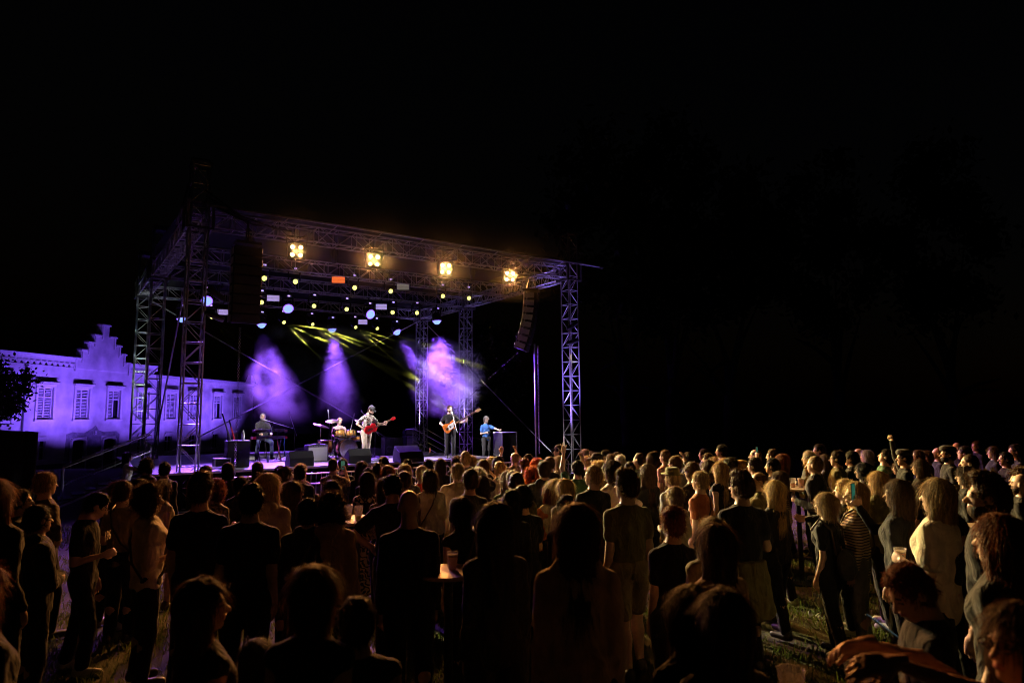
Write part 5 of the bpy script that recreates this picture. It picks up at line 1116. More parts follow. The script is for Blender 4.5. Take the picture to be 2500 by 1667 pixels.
# ------------------------------------------------------------------ the players
def facing(p, q): return math.atan2(-(q[0] - p[0]), q[1] - p[1])
AUD = Vector((1.5, 6.0, 0))
def strap(parent, M): 
    b = MB(); b.tube([(.16, .19, 1.02), (.17, .02, 1.12), (.05, -.15, 1.30), (-.085, -.06, 1.50), (-.10, .09, 1.43), (-.14, .19, 1.16)], .017, 6); o = b.obj('guitar_strap', bandm, parent, True); return o
def gmat(M, k, x, y, z, a):
    X = Vector((-math.cos(a), .10, math.sin(a))).normalized(); Y = Vector((0, -1, 0)); Y = (Y - X * X.dot(Y)).normalized(); Z = X.cross(Y); return M @ Matrix.Scale(k, 4) @ axes(Vector((x, y, z)), X, Y, Z)
p = deck_at(893, 1127) + Vector((0, 0, .02)); Mg = frame(p, facing(p, p + (AUD - p)) + R(24)); hg = 1.80
g, gh, _ = person(Mg, hg, 'M', 'strum', 'fret', 'step', .3, -.42, .24, hair='short', hc='dark', top='tee', tc='floral', bot='jeans', bc='beige', label='guitarist in patterned shirt and cap bending over a red guitar', extras=('cap', 'beard'), seed=0, skin=0)
strap(g, None); guitar('cherry red hollow electric guitar in the hands of the guitarist', gmat(Mg, hg / 1.75 * .9, .0, .33, 1.13, R(22)), 'hollow')
p = deck_at(1098, 1118) + Vector((0, 0, .01)); Mb = frame(p, facing(p, AUD) + R(8)); hb_ = 1.80
g, gh, _ = person(Mb, hb_, 'M', 'strum', 'fret', 'stand', .0, .05, .0, hair='crop', hc='brown', top='tee', tc='black', bot='jeans', bc='black', label='bassist in black tee singing into a microphone', extras=('beard',), seed=1, skin=0)
strap(g, None); guitar('sunburst bass guitar with white pickguard played by the bassist', gmat(Mb, hb_ / 1.75, .05, .225, 1.04, R(30)), 'bass')
p = deck_at(643, 1121); p = p + SB * .25; Mk = frame(p, facing(p, AUD) + R(6))
person(Mk, 1.80, 'M', 'keys', 'keys', 'stool', -.25, .12, .05, hair='crop', hc='grey', top='jacket', tc='char', bot='jeans', bc='denim', label='keyboard player in dark zip jacket seated behind the keyboards', extras=('beard',), seed=2, skin=0)
t = thing('bar_stool', 'black stool under the keyboard player', 'stool', Mk); b = MB(); b.lathe([(.17, .66), (.18, .69), (.16, .715)], 18); b.obj('seat', BLK, t)
for k in range(4): a = k * math.pi / 2 + .7; b = MB(); b.tube([(.13 * math.cos(a), .13 * math.sin(a), .67), (.22 * math.cos(a), .22 * math.sin(a), 0)], .014, 5); b.obj('leg', BLK, t)
p = S(*stage_uv(KD + SB * .80), DECK); Md = frame(p, facing(p, AUD) + R(4))
_, dh, _ = person(Md, 1.78, 'M', 'drum', 'drum', 'sit', .15, .0, .08, hair='crop', hc='ash', top='tee', tc='pink', bot='jeans', bc='char', label='drummer in pale shirt seated behind the amber drum kit', seed=0, skin=2)
for k in (0, 1): 
    w = dh[k]; b = MB(); d = (w[1] + Vector((0, 0, .25))).normalized(); b.tube([w[0] - d * .08, w[0] + d * .32], [.008, .005], 5); tag(b.obj('drum_stick', mat('hickory', (.5, .35, .18), .5)), ['right', 'left'][k] + ' drum stick held by the drummer', 'drumstick')
p = S(U1 - .45, 5.2, DECK - .12); q = on_z(1187, 1130, DECK - .35); p = Vector((q.x, q.y, DECK - .35)); Mt = frame(p, facing(p, AUD) + R(30))
_, th_, _ = person(Mt, 1.78, 'M', 'hold', 'reach', 'stand', .0, -.1, .0, hair='short', hc='grey', top='tee', tc='blue', bot='jeans', bc='char', label='bearded photographer in bright blue tee behind the right stage handrail', extras=('beard',), seed=1, skin=0)
t = thing('photo_camera', 'black camera in the hands of the photographer in blue', 'camera', Matrix.Translation(th_[0][0]) @ Matrix.Rotation(facing(p, AUD), 4, 'Z')); b = MB(); b.box((0, 0, 0), (.13, .06, .09)); b.obj('camera_body', BLK, t, bevel=.01); b = MB(); b.tube([(0, .02, 0), (0, .13, 0)], .036, 12); b.obj('lens', BLK, t)

# ------------------------------------------------------------------ the crowd: x, y of the crown in the photograph, height or distance, build, arms, head turn, body turn, hair, clothes
STG = S(6.8, 2.0)
def solve(px, py, hz):
    if hz[0] == 'z': z = float(hz[1:]); P = at(px, py, z); return P, P.z - ground_z(P.x, P.y)
    h = float(hz[1:]); lo, hi = 1.2, 40.0
    for _ in range(50):
        m = (lo + hi) / 2; P = at(px, py, m); hh = P.z - ground_z(P.x, P.y)
        if hh > h: lo = m
        else: hi = m
    return P, h
TOPADD = {'bald': 0, 'buzz': .004, 'thin': .0, 'curly': .02, 'quiff': .035, 'topbun': .06}
CROWD_T = '''
22 1171 z5.2 F down down 0 0 long auburn long black jeans black||woman with long auburn hair and black top at the left picture edge
60 1194 z7.07 M down down 0 -60 short dark long char jeans black||man in profile looking right, behind the auburn haired woman at the left edge
120 1152 h1.80 M down down 0 -20 short ash long brown jeans black||dim man with fair lit hair before the black tent
224 1194 z6.6 M hold down 0 -85 crop black tee black jeans black||man in black printed tee bowing his head to the right
283 1174 h1.66 F down down 0 0 mid brown long char jeans black||brown haired woman second behind the man in the printed tee
316 1172 z7.52 M down down 0 0 short brown tee khaki jeans black|strapL|brown haired man with a strap between the printed tee and the curly woman
349 1169 h1.68 F down down 0 0 bob dark long black jeans black||dark bob haired woman just left of the curly profile woman
400 1171 h1.62 F down down 0 -20 bob brown tank beige shorts khaki||woman with bare legs and brown bob behind the curly profile woman
372 1181 z6.3 F hold down 0 -62 curly brown blouse cream jeans black|strapL|curly haired woman in cream top in profile holding a bottle
314 1103 z17.67 F reach down 0 -30 mid black tee white jeans black||white topped woman seated high beside the left towers
365 1120 h1.74 M down down 0 0 curly black long black jeans black||silhouetted curly head before the left towers
406 1128 h1.72 M down down 0 0 short black long black jeans black||dark short haired man before the left stairs
487 1151 z6.0 M down down 0 0 quiff brown tee black jeans black||tall man with brushed up hair and dark tee in the left foreground
495 1136 h1.70 M down down 0 0 short black long black jeans black||dark head behind the man with brushed up hair
538 1172 h1.64 F hold down 0 -20 curly auburn long plaid jeans black||curly auburn woman in khaki right of the brushed up hair
562 1129 h1.68 F down down 0 0 long black long black jeans black||black haired woman rimmed violet below the draped table
584 1163 h1.60 F down down 0 20 bun dark long black jeans black||dark haired woman with a bun before the draped table
603 1179 z5.5 M down down 0 0 short black tee black jeans black||broad man in black with short hair in the left centre foreground
639 1127 h1.68 F down down 0 0 long brown long black jeans black||long haired woman directly below the keyboard player feet
666 1155 z6.73 F down down 0 -10 wavy blonde hood beige jeans black||blonde woman in a loose beige hooded top
687 1137 h1.70 M down down 0 0 short dark long black jeans black||short dark head left of the bearded profile
701 1138 h1.74 M down down 0 -70 short brown long black jeans black|beard|bearded man in profile under the left wedge monitor
727 1131 h1.66 F down down 0 0 long blonde long tan jeans black||blonde woman in a tan top under the silver amplifier
742 1135 h1.70 M down down 0 0 short dark long black jeans black||dark head right of the blonde under the silver amplifier
722 1174 z7.52 F down down -.5 -30 bob brown long black jeans black|glasses|brown bobbed woman with glasses turned right
752 1215 z5.9 M down down 0 0 short black jacket black jeans black|strapR|man in black jacket with a strap left of the beige hoodie
801 1172 h1.66 F down down 0 0 long dark long black jeans black||woman with long straight dark hair above the beige hoodie
829 1203 z5.93 F down down 0 -10 curly dark hood tan jeans black||person with short dark curls in a tan hoodie beside the cups
819 1118 h1.76 M phone phone 0 0 buzz brown tee plaid jeans black||shaven man in speckled tee filming the drums with a phone
837 1119 h1.72 M down down 0 0 short black long black jeans black||dark head just right of the raised filming phone
770 1205 z10.83 F down down 0 0 mid black long black jeans black||small girl rimmed violet at the crowd barrier
877 1126 h1.70 F down down -.5 -20 wavy dark long black jeans black||woman with long wavy violet rimmed hair before the wedge monitors
906 1151 h1.68 F chest chest 0 0 long dark dress zebra jeans black||long haired woman in a full length zebra dress
902 1141 h1.62 M down down 0 0 short black long black jeans black||small dark head between wavy hair and the bun
918 1128 h1.68 F down down 0 0 topbun dark long grey jeans black||woman with a high bun in grey left of the guitarist feet
931 1114 h1.72 F down down 0 0 long black long black jeans black||long black hair at the very front below the guitarist
954 1135 h1.64 F down down 0 0 mid auburn long pink jeans black||auburn haired woman in pink below the lone wedge
967 1152 z6.84 M down hip 0 0 short black tee black jeans black||tall man in black tee behind the bald one, elbow out
940 1165 h1.66 F fold fold 0 15 bob brown long plaid jeans black||woman in a speckled shirt half hidden by the tall man in black
980 1149 h1.70 M down down 0 0 crop brown long brown jeans black|glasses|brown haired man with glasses behind the tall man in black
987 1121 h1.70 M down down 0 0 quiff black long black jeans black||dark tousled head under the lone wedge monitor
992 1133 h1.74 M down down 0 10 short ash jacket char jeans black||fair haired man in charcoal jacket left of the red dress
1003 1195 z5.3 M down down 0 0 bald black long black jeans black||bald man in black in the centre foreground
1025 1136 h1.68 F down down .5 20 crop ash tank red jeans black|strapL|woman with cropped hair in a red dress looking left
1038 1121 h1.70 M down down 0 0 short black long black jeans black||dark head beyond the woman in red
1059 1146 z9.46 F down down 0 0 bob brown blouse beige leggings black|strapR|woman with brown bob in a beige blouse and black leggings
1079 1119 h1.68 F down down 0 0 long dark long black jeans black||long dark hair beyond the beige blouse
1112 1113 h1.66 F down down 0 0 bob dark long black jeans black||dark bob at the stage edge under the bassist
1112 1131 h1.74 M down down 0 0 short ash loose tan jeans khaki||man with fair cropped hair in a loose tan shirt
1133 1145 z7.98 M down down 0 0 short brown tee black jeans black||man in black tee with one arm lit bright
1143 1100 h1.88 M down down 0 0 buzz ash jacket black jeans black||tall shaven man in black jacket right below the bassist
1152 1112 h1.68 F down down 0 0 bob ash long black jeans black||fair bobbed head half behind the tall shaven man
1161 1145 h1.64 F down down 0 0 curly white blouse beige jeans black||woman with short white curls in beige
1171 1122 h1.70 F down down 0 0 mid brown long char jeans black||brown haired woman right of the tall shaven man
1184 1161 h1.62 F down down 0 0 bob dark long black jeans black||dark bobbed woman right of the white curls
1201 1115 h1.70 F down down 0 0 long blonde long olive jeans black||long blonde hair near the right end of the stage
1214 1114 h1.72 F down down 0 0 long dark long black jeans black||dark long hair with a light strand near the right stage end
1213 1126 h1.68 F clap clap .5 15 crop blonde tank beige jeans black||blonde woman with hands clasped before her face
1227 1149 h1.68 F down down 0 10 long ash long green jeans black||long ash blonde hair left of the crew cut man
1138 1212 z5.93 F hold down -.5 0 pony black tank black jeans black|strapR|dark haired woman with ponytail beside the beer cup
1212 1225 z4.22 F down down 0 0 wavy black long black jeans black||black silhouette of a long haired woman right of the beer cup
1245 1194 z6.61 F down down 0 0 long black long black jeans black||long black hair left of the man in black tee
1247 1152 h1.76 M fold fold 0 0 buzz brown jacket olive jeans black||crew cut man with folded arms in an olive jacket
1263 1147 h1.72 M down down 0 0 crop grey long plaid jeans black||grey haired head half hidden by the crew cut
1278 1184 z6.84 M down down 0 0 short black tee black jeans black||man in black tee with a light shoulder seam in the middle
1255 1104 h1.74 M upbent upbent 0 0 thin ash tee tan jeans black||balding man raising both arms near the right stage end
1275 1118 h1.68 F down down 0 0 short auburn long brown jeans black||dark auburn head under the raised arms
1302 1121 h1.64 F hold down 0 0 curly red long tan jeans black||orange curls beyond the brighter red curls
1301 1141 h1.60 F down down 0 10 curly red tank pink jeans black|strapL|woman with bright red curls and bare shoulders
1329 1124 h1.78 M down down 0 0 crop dark jacket char leggings black||man with cropped hair in a charcoal jacket, centre of the crowd
1337 1115 h1.70 M phone phone 0 0 short brown long black jeans black||brown haired man filming behind the charcoal jacket
1360 1087 h1.86 M down down 0 40 short black jacket black jeans black|cap|tall man in a dark cap before the right tower
1290 1108 h1.70 M down down 0 20 short black long navy jeans black||violet lit head before the right hoist chain
1365 1113 h1.70 F down down 0 0 bun ash tank tan jeans black||woman with hair up and bare shoulders before the raised hands
1408 1124 h1.72 M upbent up 0 0 short black tee green jeans black||person in green with both hands raised high
1337 1179 z8.32 F down down 0 0 bob auburn blouse orange jeans black|strapL|auburn bobbed woman in an orange top with a bag strap
1342 1169 h1.62 F down down 0 0 bob blonde long cream jeans black||short blonde head above the auburn bob
1383 1168 h1.64 F down down 0 0 long blonde long beige jeans black||woman with smooth long blonde hair in beige
1383 1207 z6.16 F down down 0 0 short black long black jeans black||top of a black haired head above the curly foreground woman
1398 1228 z3.59 F down down 0 -4 wavy brown jacket beige jeans black||woman with wavy brown hair in a light jacket, nearest in the centre
1437 1135 h1.78 M down down .5 0 crop ash tee black jeans black||fair man in black tee glancing left
1467 1127 h1.68 F down down 0 0 curly blonde tank tan jeans black||blonde curls right of the fair man
1495 1124 z8.89 F down down 0 0 pony dark long cream jeans black||dark haired woman with a long wavy ponytail
1525 1143 z6.38 M down down .5 0 quiff brown tee olive shorts khaki|glasses|tall man in olive tee and shorts with glasses
1423 1096 h1.74 M down down 0 15 short grey long navy jeans black||violet lit man right of the right tower
1426 1112 h1.68 M down down 0 0 short blonde long black jeans black||fair head behind the raised hands
1443 1101 h1.68 F down down 0 15 mid dark long navy jeans black||violet lit dark haired head beyond the camouflage cap
1454 1107 h1.76 M down down .5 15 short dark long black jeans black|cap|man in a light cap looking left
1474 1098 h1.76 M down down 0 15 short black long navy jeans black||violet profile between two caps and the grey head
1485 1108 h1.70 F down down 0 15 bob brown long brown jeans black||brown bobbed head before the violet profile
1506 1103 h1.70 F down down 0 15 mid dark long navy jeans black||violet lit woman above the white haired head
1513 1110 h1.72 F down down 0 10 short white long char jeans black||white haired head in the right middle
1534 1127 h1.64 F down down 0 15 short black long black jeans black||small dark haired profile before the balding man
1554 1105 h1.80 M down down 0 15 buzz brown long green jeans black||balding man in profile in a green sweater
1579 1103 h1.72 F down down 0 15 mid dark long navy jeans black||violet profile left of the woman looking up
1592 1100 h1.74 F down down 0 15 long brown long navy jeans black||violet lit woman looking up at the stage
1579 1132 z9.80 F down down 0 0 long brown tee black jeans black|shades|woman with sunglasses pushed into long brown hair
1619 1098 h1.80 M down down 0 20 crop brown tee pink jeans black||man in pale tee in profile in the back rows
1639 1114 h1.74 M down down 0 15 short brown loose grey jeans black|beard|brown haired bearded man above the hat
1650 1112 h1.72 F down down 0 15 short ash long black jeans black||light headed person just behind the brown haired man
1638 1145 z9.35 M hold down 0 10 short ash loose grey jeans black|fedora|man in a green brimmed hat holding his hand up
1643 1187 z8.32 F down down 0 0 bun ash blouse cream jeans black|strapR|woman with pinned up hair below the brimmed hat
1628 1233 z5.13 F down down 0 0 short auburn tee black jeans black||woman with short auburn waves in black tee, right foreground
1673 1104 h1.74 F down down 0 15 long black long navy jeans black||violet profile with long dark hair in the back row
1690 1127 h1.76 M upbent down 0 10 short brown long black jeans black||man with one hand raised right of the hat
1704 1150 z8.66 M down down 0 10 short ash tee rust jeans black|strapR|man in an orange tee with a dark bag strap
1714 1096 h1.74 M down down 0 20 short black long black jeans black||dim head in the far dark behind the blonde women
1722 1106 h1.70 M down down 0 20 short brown long black jeans black||reddish dim profile in the far dark
1758 1085 h1.86 M down down 0 20 short black long black jeans black||tall dim man alone in the far dark
1727 1123 h1.70 F down down 0 15 long brown long black jeans black||brown haired profile left of the blonde in a black vest
1737 1114 h1.70 F down down 0 15 topbun blonde long black jeans black||blonde topknot in the back rows
1750 1128 z10.03 F mouth down 0 10 long blonde tank black jeans black||blonde in a black vest with her hand at her mouth
1760 1119 h1.68 F down down 0 15 mid blonde long floral jeans black||blonde head left of the dark haired profile
1779 1117 h1.72 F down down 0 20 mid dark long black jeans black||dark haired woman with brightly lit profile
1806 1123 h1.68 F down down 0 10 mid blonde long beige jeans black||blonde swept hair above the tall man with glasses
1801 1146 z6.38 M hold down .5 0 quiff brown tee black jeans black|glasses,tied|tall man with glasses and a jacket tied round his waist
1834 1117 h1.74 M down down 0 15 short dark long beige jeans black||man in beige collar looking left, mid right
1843 1096 h1.82 M down down 0 20 thin brown long black jeans black|glasses|tall balding man with glasses in the back row
1847 1152 z8.21 M down down .5 25 thin brown jacket olive jeans black|glasses|balding man with glasses in full profile
1885 1172 z7.52 F down down 0 5 long blonde long black jeans black||woman with long layered blonde hair and black top
1880 1096 h1.82 M down down 0 20 crop brown long black jeans black||brown haired man left of the red haired woman filming
1878 1119 h1.72 M down down 0 20 short black tank char jeans black||black haired man before the red haired woman filming
1906 1108 z11.97 F down phonehi 0 15 bob auburn long black jeans black||red haired woman holding a phone up high
1898 1150 z8.89 F down down 0 5 mid brown long stripe jeans black||brown haired woman in a striped long sleeve
1969 1101 h1.78 M down down 0 20 short white long char jeans black||white haired man in profile
1972 1122 h1.66 F down down 0 20 bob blonde long olive jeans black||blonde bobbed woman before the white haired man
1987 1112 z9.80 M down hold 0 10 buzz ash jacket char jeans black||bald man in a dark jacket, mid right
2010 1109 h1.68 F down down 0 15 long brown long char jeans black||long brown hair right of the bald man
1995 1084 h1.86 M down down 0 20 short black long black jeans black||dim tall man above the bald head
2038 1100 h1.82 M chest down 0 20 short dark loose olive jeans black|glasses|man with glasses in olive touching his collar
2071 1101 h1.80 M down down 0 20 short black jacket black jeans black||dark haired man in a black jacket with open collar
2013 1202 z6.84 F down down 0 5 bun ash tee black jeans black|pack|woman with a knot of hair and a small backpack
2054 1169 h1.64 F reach down 0 30 short blonde long black jeans black||short blonde curls leaning to the woman in stripes
2079 1177 z6.84 F hold down .5 20 bob blonde long stripe leggings grey|strapL|woman with smooth short blonde hair in a striped top
2112 1099 h1.74 F down down 0 20 bob grey long tan jeans black||grey haired woman in profile
2091 1094 h1.74 M down down 0 20 bald brown long black jeans black||dim reddish bald head in the back
2101 1129 h1.68 F down down 0 20 bun black long black jeans black||dark haired woman with sharp lit profile
2150 1095 h1.82 M down down 0 20 short black tee green jeans black||man in dark green tee looking up
2132 1151 z7.75 F down down 0 10 long blonde jacket olive jeans black||long blonde hair over an olive jacket
2175 1172 z6.04 F phone down 0 15 long brown long black jeans black||brown haired woman filming with a phone at arm height
2191 1119 h1.66 F down down 0 15 topbun brown long black jeans black||woman with pinned brown hair below the flat cap
2201 1098 h1.82 M fist down 0 20 short dark long black jeans black|flatcap|man in a flat cap with a raised fist
2239 1122 h1.70 F down down 0 15 long brown long black jeans black||long brown hair in profile right of the flat cap
2267 1169 z5.24 F down hold 0 20 long ash loose cream jeans black||woman with long straight hair and a cream blouse
2234 1098 h1.74 F clap clap 0 20 short brown long black jeans black||dim person with hands raised behind the flat cap
2257 1100 h1.72 M down down 0 20 short brown long black jeans black||dim reddish profile right of the raised hands
2308 1089 h1.86 M hip down 0 20 short dark tee black jeans black|beard,flatcap|bearded man in black tee with hand in pocket
2285 1093 h1.76 M down down 0 20 bald brown long black jeans black||reddish face left of the bearded man
2349 1089 h1.82 M down down 0 20 short dark long black jeans black||reddish profile above the man with the ear lit
2359 1108 z9.69 M down down 0 15 buzz brown tee black jeans black||man with close cropped hair and lit ear
2351 1138 z8.66 F hold down 0 20 pony dark long black jeans black|band|woman with a hair band sipping from a straw
2390 1151 z4.45 M down down .5 5 quiff brown tee black jeans black|beard|bearded man with thick brushed hair, near right
2408 1256 z3.48 F down down 0 10 mid auburn tee char jeans black||woman with auburn hair at the right, her neck bare
2329 1080 h1.80 M down down 0 20 bald brown long black jeans black||far dim face above the reddish profile
2377 1077 h1.80 M down down 0 20 short brown long black jeans black||far dim face near the right edge
2420 1090 h1.76 F down down 0 20 mid brown long black jeans black||far dim woman left of the red lit man
2451 1103 h1.74 M down down 0 20 short black long black jeans black||dark haired man in front of the red lit profile
2476 1085 h1.84 M down down 0 20 short dark long black jeans black||red lit man in profile at the right edge
2484 1156 z7.98 M hold down 0 20 bald brown tee black jeans black|beard|bald bearded man holding a cup at the right edge
2482 1143 h1.70 F down down 0 20 curly brown long black jeans black||brown curls above the bald bearded man
506 1408 z3.08 F down down -.5 -40 long brown tank black jeans black||woman in profile facing right at the bottom left
745 1377 z2.91 F down down 0 0 pony brown tank black jeans black||nearest head with a ponytail at the bottom, left of centre
902 1450 z3.13 M down down 0 0 short black tank char jeans black||boy with a dark cap of hair at the bottom beside the ponytail
640 1555 z3.42 F down down 0 0 bob black long black jeans black||small child head low behind the nearest ponytail
1675 1426 z2.85 F down down 0 0 bob dark long black jeans black||rounded dark hair at the bottom left of the nearest long hair
1738 1433 z2.62 F down down 0 0 long dark tank black jeans black||nearest woman with long dark hair at the bottom right of centre
1714 1261 z4.79 F down down 0 -5 wavy ash long tan jeans black|shades|woman with sunglasses in light wavy hair, beside the smooth brown hair
1755 1276 z3.99 F down down 0 0 long brown long tan jeans black||woman with smooth long brown hair in tan before the tied jacket
2233 1354 z3.19 M hold hold .5 60 short auburn long char jeans black||auburn haired youth bowed over a glowing phone
2465 1478 z2.22 F reachhi reachhi .28 66 bob brown tank char jeans black|glasses|bespectacled woman reaching left at the bottom right corner
2330 1245 z5.24 M down down 0 0 short black tee black jeans black||broad black shirted man behind the bowed youth
-14 1372 z2.96 F down down 0 -20 mid auburn long black jeans black||half head with auburn hair at the bottom left edge
108 1232 z5.70 M fold fold 0 -50 short black jacket black jeans black||man in a black jacket, back turned, beside the auburn woman
'''  # nearest centre woman: brown jacket made beige to stand in for fill light
VAR = [('down', 'down'), ('hold', 'down'), ('down', 'down'), ('fold', 'fold'), ('down', 'hold'), ('hip', 'down'), ('down', 'down'), ('chest', 'down')]
PEOPLE = {}
def build_crowd():
    for i, row in enumerate(r for r in CROWD_T.strip().split('\n') if r.strip()):
        a, ex, lb = row.split('|'); px, py, hz, sex, ra, la, hy, by, hair, hc, top, tc, bot, bc = a.split(); px, py = float(px), float(py)
        P, h = solve(px, py, hz); h -= TOPADD.get(hair, .012); G = Vector((P.x, P.y, ground_z(P.x, P.y)))
        if 'white topped' in lb: G.z += h - 1.66; h = 1.66
        if not 1.45 < h < 1.95 and 'child' not in lb and 'boy' not in lb and 'girl' not in lb: print('HEIGHT', round(h, 2), px, py, lb)
        if ra == la == 'down' and not (hz[0] == 'z' and float(hz[1:]) < 5.6): ra, la = VAR[(i * 5 + 3) % len(VAR)]
        legs = ('stand', 'step')[(i // 2) % 2]
        if hy == '0': hy = (0, .28)[(i // 3) % 2] if px < 1500 else 0
        rz = facing(G, STG) + R(float(by)) + R(((i * 37) % 23) - 11); hp = .05 if 'looking up' not in lb else .35
        if 'bow' in lb: hp = -.55
        d = Vector((-math.sin(rz), math.cos(rz), 0)); G -= d * .02
        t, hands, HM_ = person(frame(G, rz) @ Matrix.Rotation(R(((i * 29) % 9 - 4) * .55), 4, 'Y'), h, sex, ra, la, legs, float(hy), hp, 0.0, hair, hc, top, tc, bot, bc, lb, None, tuple(e for e in ex.split(',') if e), i)
        PEOPLE[lb] = (t, hands, rz)
build_crowd()
def who(s): return next(v for k, v in PEOPLE.items() if s in k)
def held_phone(s, hand_i, label, lit=True, tilt=0.0, fwd=.03, up=.05):
    t, hs, rz = who(s); p = hs[hand_i][0]; M = Matrix.Translation(p + Vector((-math.sin(rz), math.cos(rz), 0)) * fwd + Vector((0, 0, up))) @ Matrix.Rotation(rz, 4, 'Z') @ Matrix.Rotation(tilt, 4, 'X'); return phone(M, label, lit)
held_phone('speckled tee filming', 0, 'phone held up by the shaven man in the speckled tee', True)
held_phone('filming behind the charcoal', 0, 'phone held up by the brown haired man in the middle', True)
held_phone('holding a phone up high', 1, 'phone held high by the red haired woman', True)
held_phone('phone at arm height', 0, 'bright green phone screen held by the brown haired woman', True, up=.07)
_p = held_phone('bowed over', 0, 'glowing pale phone in the hands of the bowed youth', True, tilt=-.9); _p.matrix_world = Matrix.Translation(at(2154, 1528, 3.35)) @ Matrix.Rotation(R(35), 4, 'Z') @ Matrix.Rotation(.5, 4, 'Y') @ Matrix.Rotation(-1.15, 4, 'X'); _p.children[1].material_slots[0].link = 'OBJECT'; _p.children[1].material_slots[0].material = mat('pale phone screen', (.1, .1, .1), .2, var=.1, emit=(.25, .5, .6), estr=.28)
def held_bottle(s, hand_i, label): t, hs, rz = who(s); bottle(hs[hand_i][0] - Vector((0, 0, .12)), label, mat('amber bottle glass', (.30, .12, .02), .1), .25, .031, 'beer_bottle')
held_bottle('holding a bottle', 0, 'amber bottle held by the curly haired woman in cream')
for s, lb in (('holding his hand up', 'cup held by the man in the brimmed hat'), ('holding a cup at the right edge', 'cup held by the bald bearded man'), ('sipping from a straw', 'cup with a straw held by the woman with the hair band'), ('long straight hair and a cream', 'cup held by the woman in the cream blouse')):
    t, hs, rz = who(s); hi = 1 if 'cream' in s else 0; cup(hs[hi][0] - Vector((0, 0, .07)), lb)
# cups on standing tables
def table_at(px, py, z, label, h=1.06, r=.36): P = at(px, py, z); G = Vector((P.x, P.y, ground_z(P.x, P.y))); bar_table(G, label, P.z - G.z, r); return P
T1 = table_at(872, 1266, 7.0, 'round standing table with two cups beside the zebra dress', r=.30)
cup(T1 + Vector((.03, -.08, 0)), 'cup with pale drink on the table beside the zebra dress', 'pale', .35); cup(T1 + Vector((-.09, .0, 0)), 'half empty cup left on the table beside the zebra dress', 'pale', .3)
T2 = table_at(1095, 1392, 5.4, 'standing table with one full beer in the centre foreground', r=.26); cup(T2 + Vector((.03, .02, 0)), 'full beer cup on the centre foreground table', 'beer', .82, 1.0)
T3 = table_at(1946, 1190, 10.0, 'standing table between the stripes and the bald man', r=.30); cup(T3 + Vector((-.06, 0, 0)), 'half full beer left on the table by the bald man', 'beer', .5); cup(T3 + Vector((.06, 0, 0)), 'full beer right on the table by the bald man', 'beer', .9)
T4 = table_at(2420, 1290, 6.2, 'standing table with cups behind the bearded man', r=.34); cup(T4 + Vector((-.02, 0, 0)), 'full beer on the table behind the bearded man', 'beer', .85); cup(T4 + Vector((.10, .02, 0)), 'second beer on the table behind the bearded man', 'beer', .7)
T5 = table_at(1990, 1752, 2.6, 'near table at the bottom edge with empty cups', r=.30); cup(T5 + Vector((-.055, .06, 0)), 'empty cup at the bottom edge, right of centre', None, 0, 1.1); cup(T5 + Vector((.22, .10, 0)), 'amber cup at the bottom edge, further right', 'beer', .6, 1.1)
# print on the bowing man's tee
t, hs, rz = who('printed tee'); tm = text_mesh('196', .13, .002); pt = bpy.data.objects.new('shirt_print', tm); COL.objects.link(pt); tm.materials.append(TM['cream']); pt.parent = t; pt.matrix_local = Matrix.Translation((0, .195, 1.30)) @ Matrix.Rotation(math.pi, 4, 'Z') @ Matrix.Rotation(R(90), 4, 'X')
# ------------------------------------------------------------------ trees, tent, smoke, air, haze for the lamp halo
def tree(label, p, h, crown_r, crown_z, n, seed, lean=0.0, leafc=(.045, .07, .02), size=.11):
    rg = np.random.default_rng(seed); p = Vector(p); t = thing('tree', label, 'tree', Matrix.Translation(p)); bark = mat('tree bark', (.06, .045, .035), .95, var=.3, scale=8, bump=.6)
    b = MB(); tr_ = .022 * h; pts = [Vector((lean * k / 5 + .12 * math.sin(k * 1.3 + seed), .1 * math.cos(k + seed), crown_z * k / 5)) for k in range(6)]
    b.tube(pts, [tr_ * (1.15 - .11 * k) for k in range(6)], 9); tk = b.obj('trunk', bark, t, True)
    for k in range(7):
        a = rg.random() * 6.28; s_ = pts[3 + k % 3]; e = Vector((lean + crown_r * .7 * math.cos(a), crown_r * .7 * math.sin(a), crown_z + (h - crown_z) * (rg.random() - .2))); b = MB(); b.tube([s_, s_.lerp(e, .5) + Vector((0, 0, .3)), e], [tr_ * .5, tr_ * .3, tr_ * .1], 6); b.obj('limb', bark, tk, True)
    nc = 26; C = rg.normal(size=(nc, 3)); C /= np.linalg.norm(C, axis=1)[:, None]; C *= (rg.random(nc) ** .4)[:, None]; cen = np.array([lean, 0, (crown_z + h) / 2 + .1 * h]); C = cen + C * [crown_r, crown_r, (h - crown_z) / 2 * 1.1]
    i = rg.integers(0, nc, n); P = C[i] + rg.normal(size=(n, 3)) * crown_r * .17; a = rg.normal(size=(n, 3)); a /= np.linalg.norm(a, axis=1)[:, None]; c = np.cross(a, rg.normal(size=(n, 3))); c /= np.linalg.norm(c, axis=1)[:, None]; s = (size * (.6 + .8 * rg.random(n)))[:, None]
    V = np.stack([P - a * s, P + c * s * .5, P + a * s, P - c * s * .5], 1).reshape(-1, 3); F = np.arange(n * 4).reshape(-1, 4); me = np_mesh('crown', V, F); link('crown', me, mat('leaves', leafc, .5, var=.4, scale=2, transl=.35), t)
q = at(-18, 1050, 24); tree('dark leafy tree reaching in at the left edge before the manor', (q.x - .6, q.y, ground_z(q.x, q.y)), 4.4, 1.2, 1.9, 9000, 3, .3, size=.08)
q = at(1200, 1000, 40); tree('dim tree behind the right back corner of the stage', (q.x, q.y, -.8), 7.5, 2.2, 1.5, 9000, 5, size=.2)
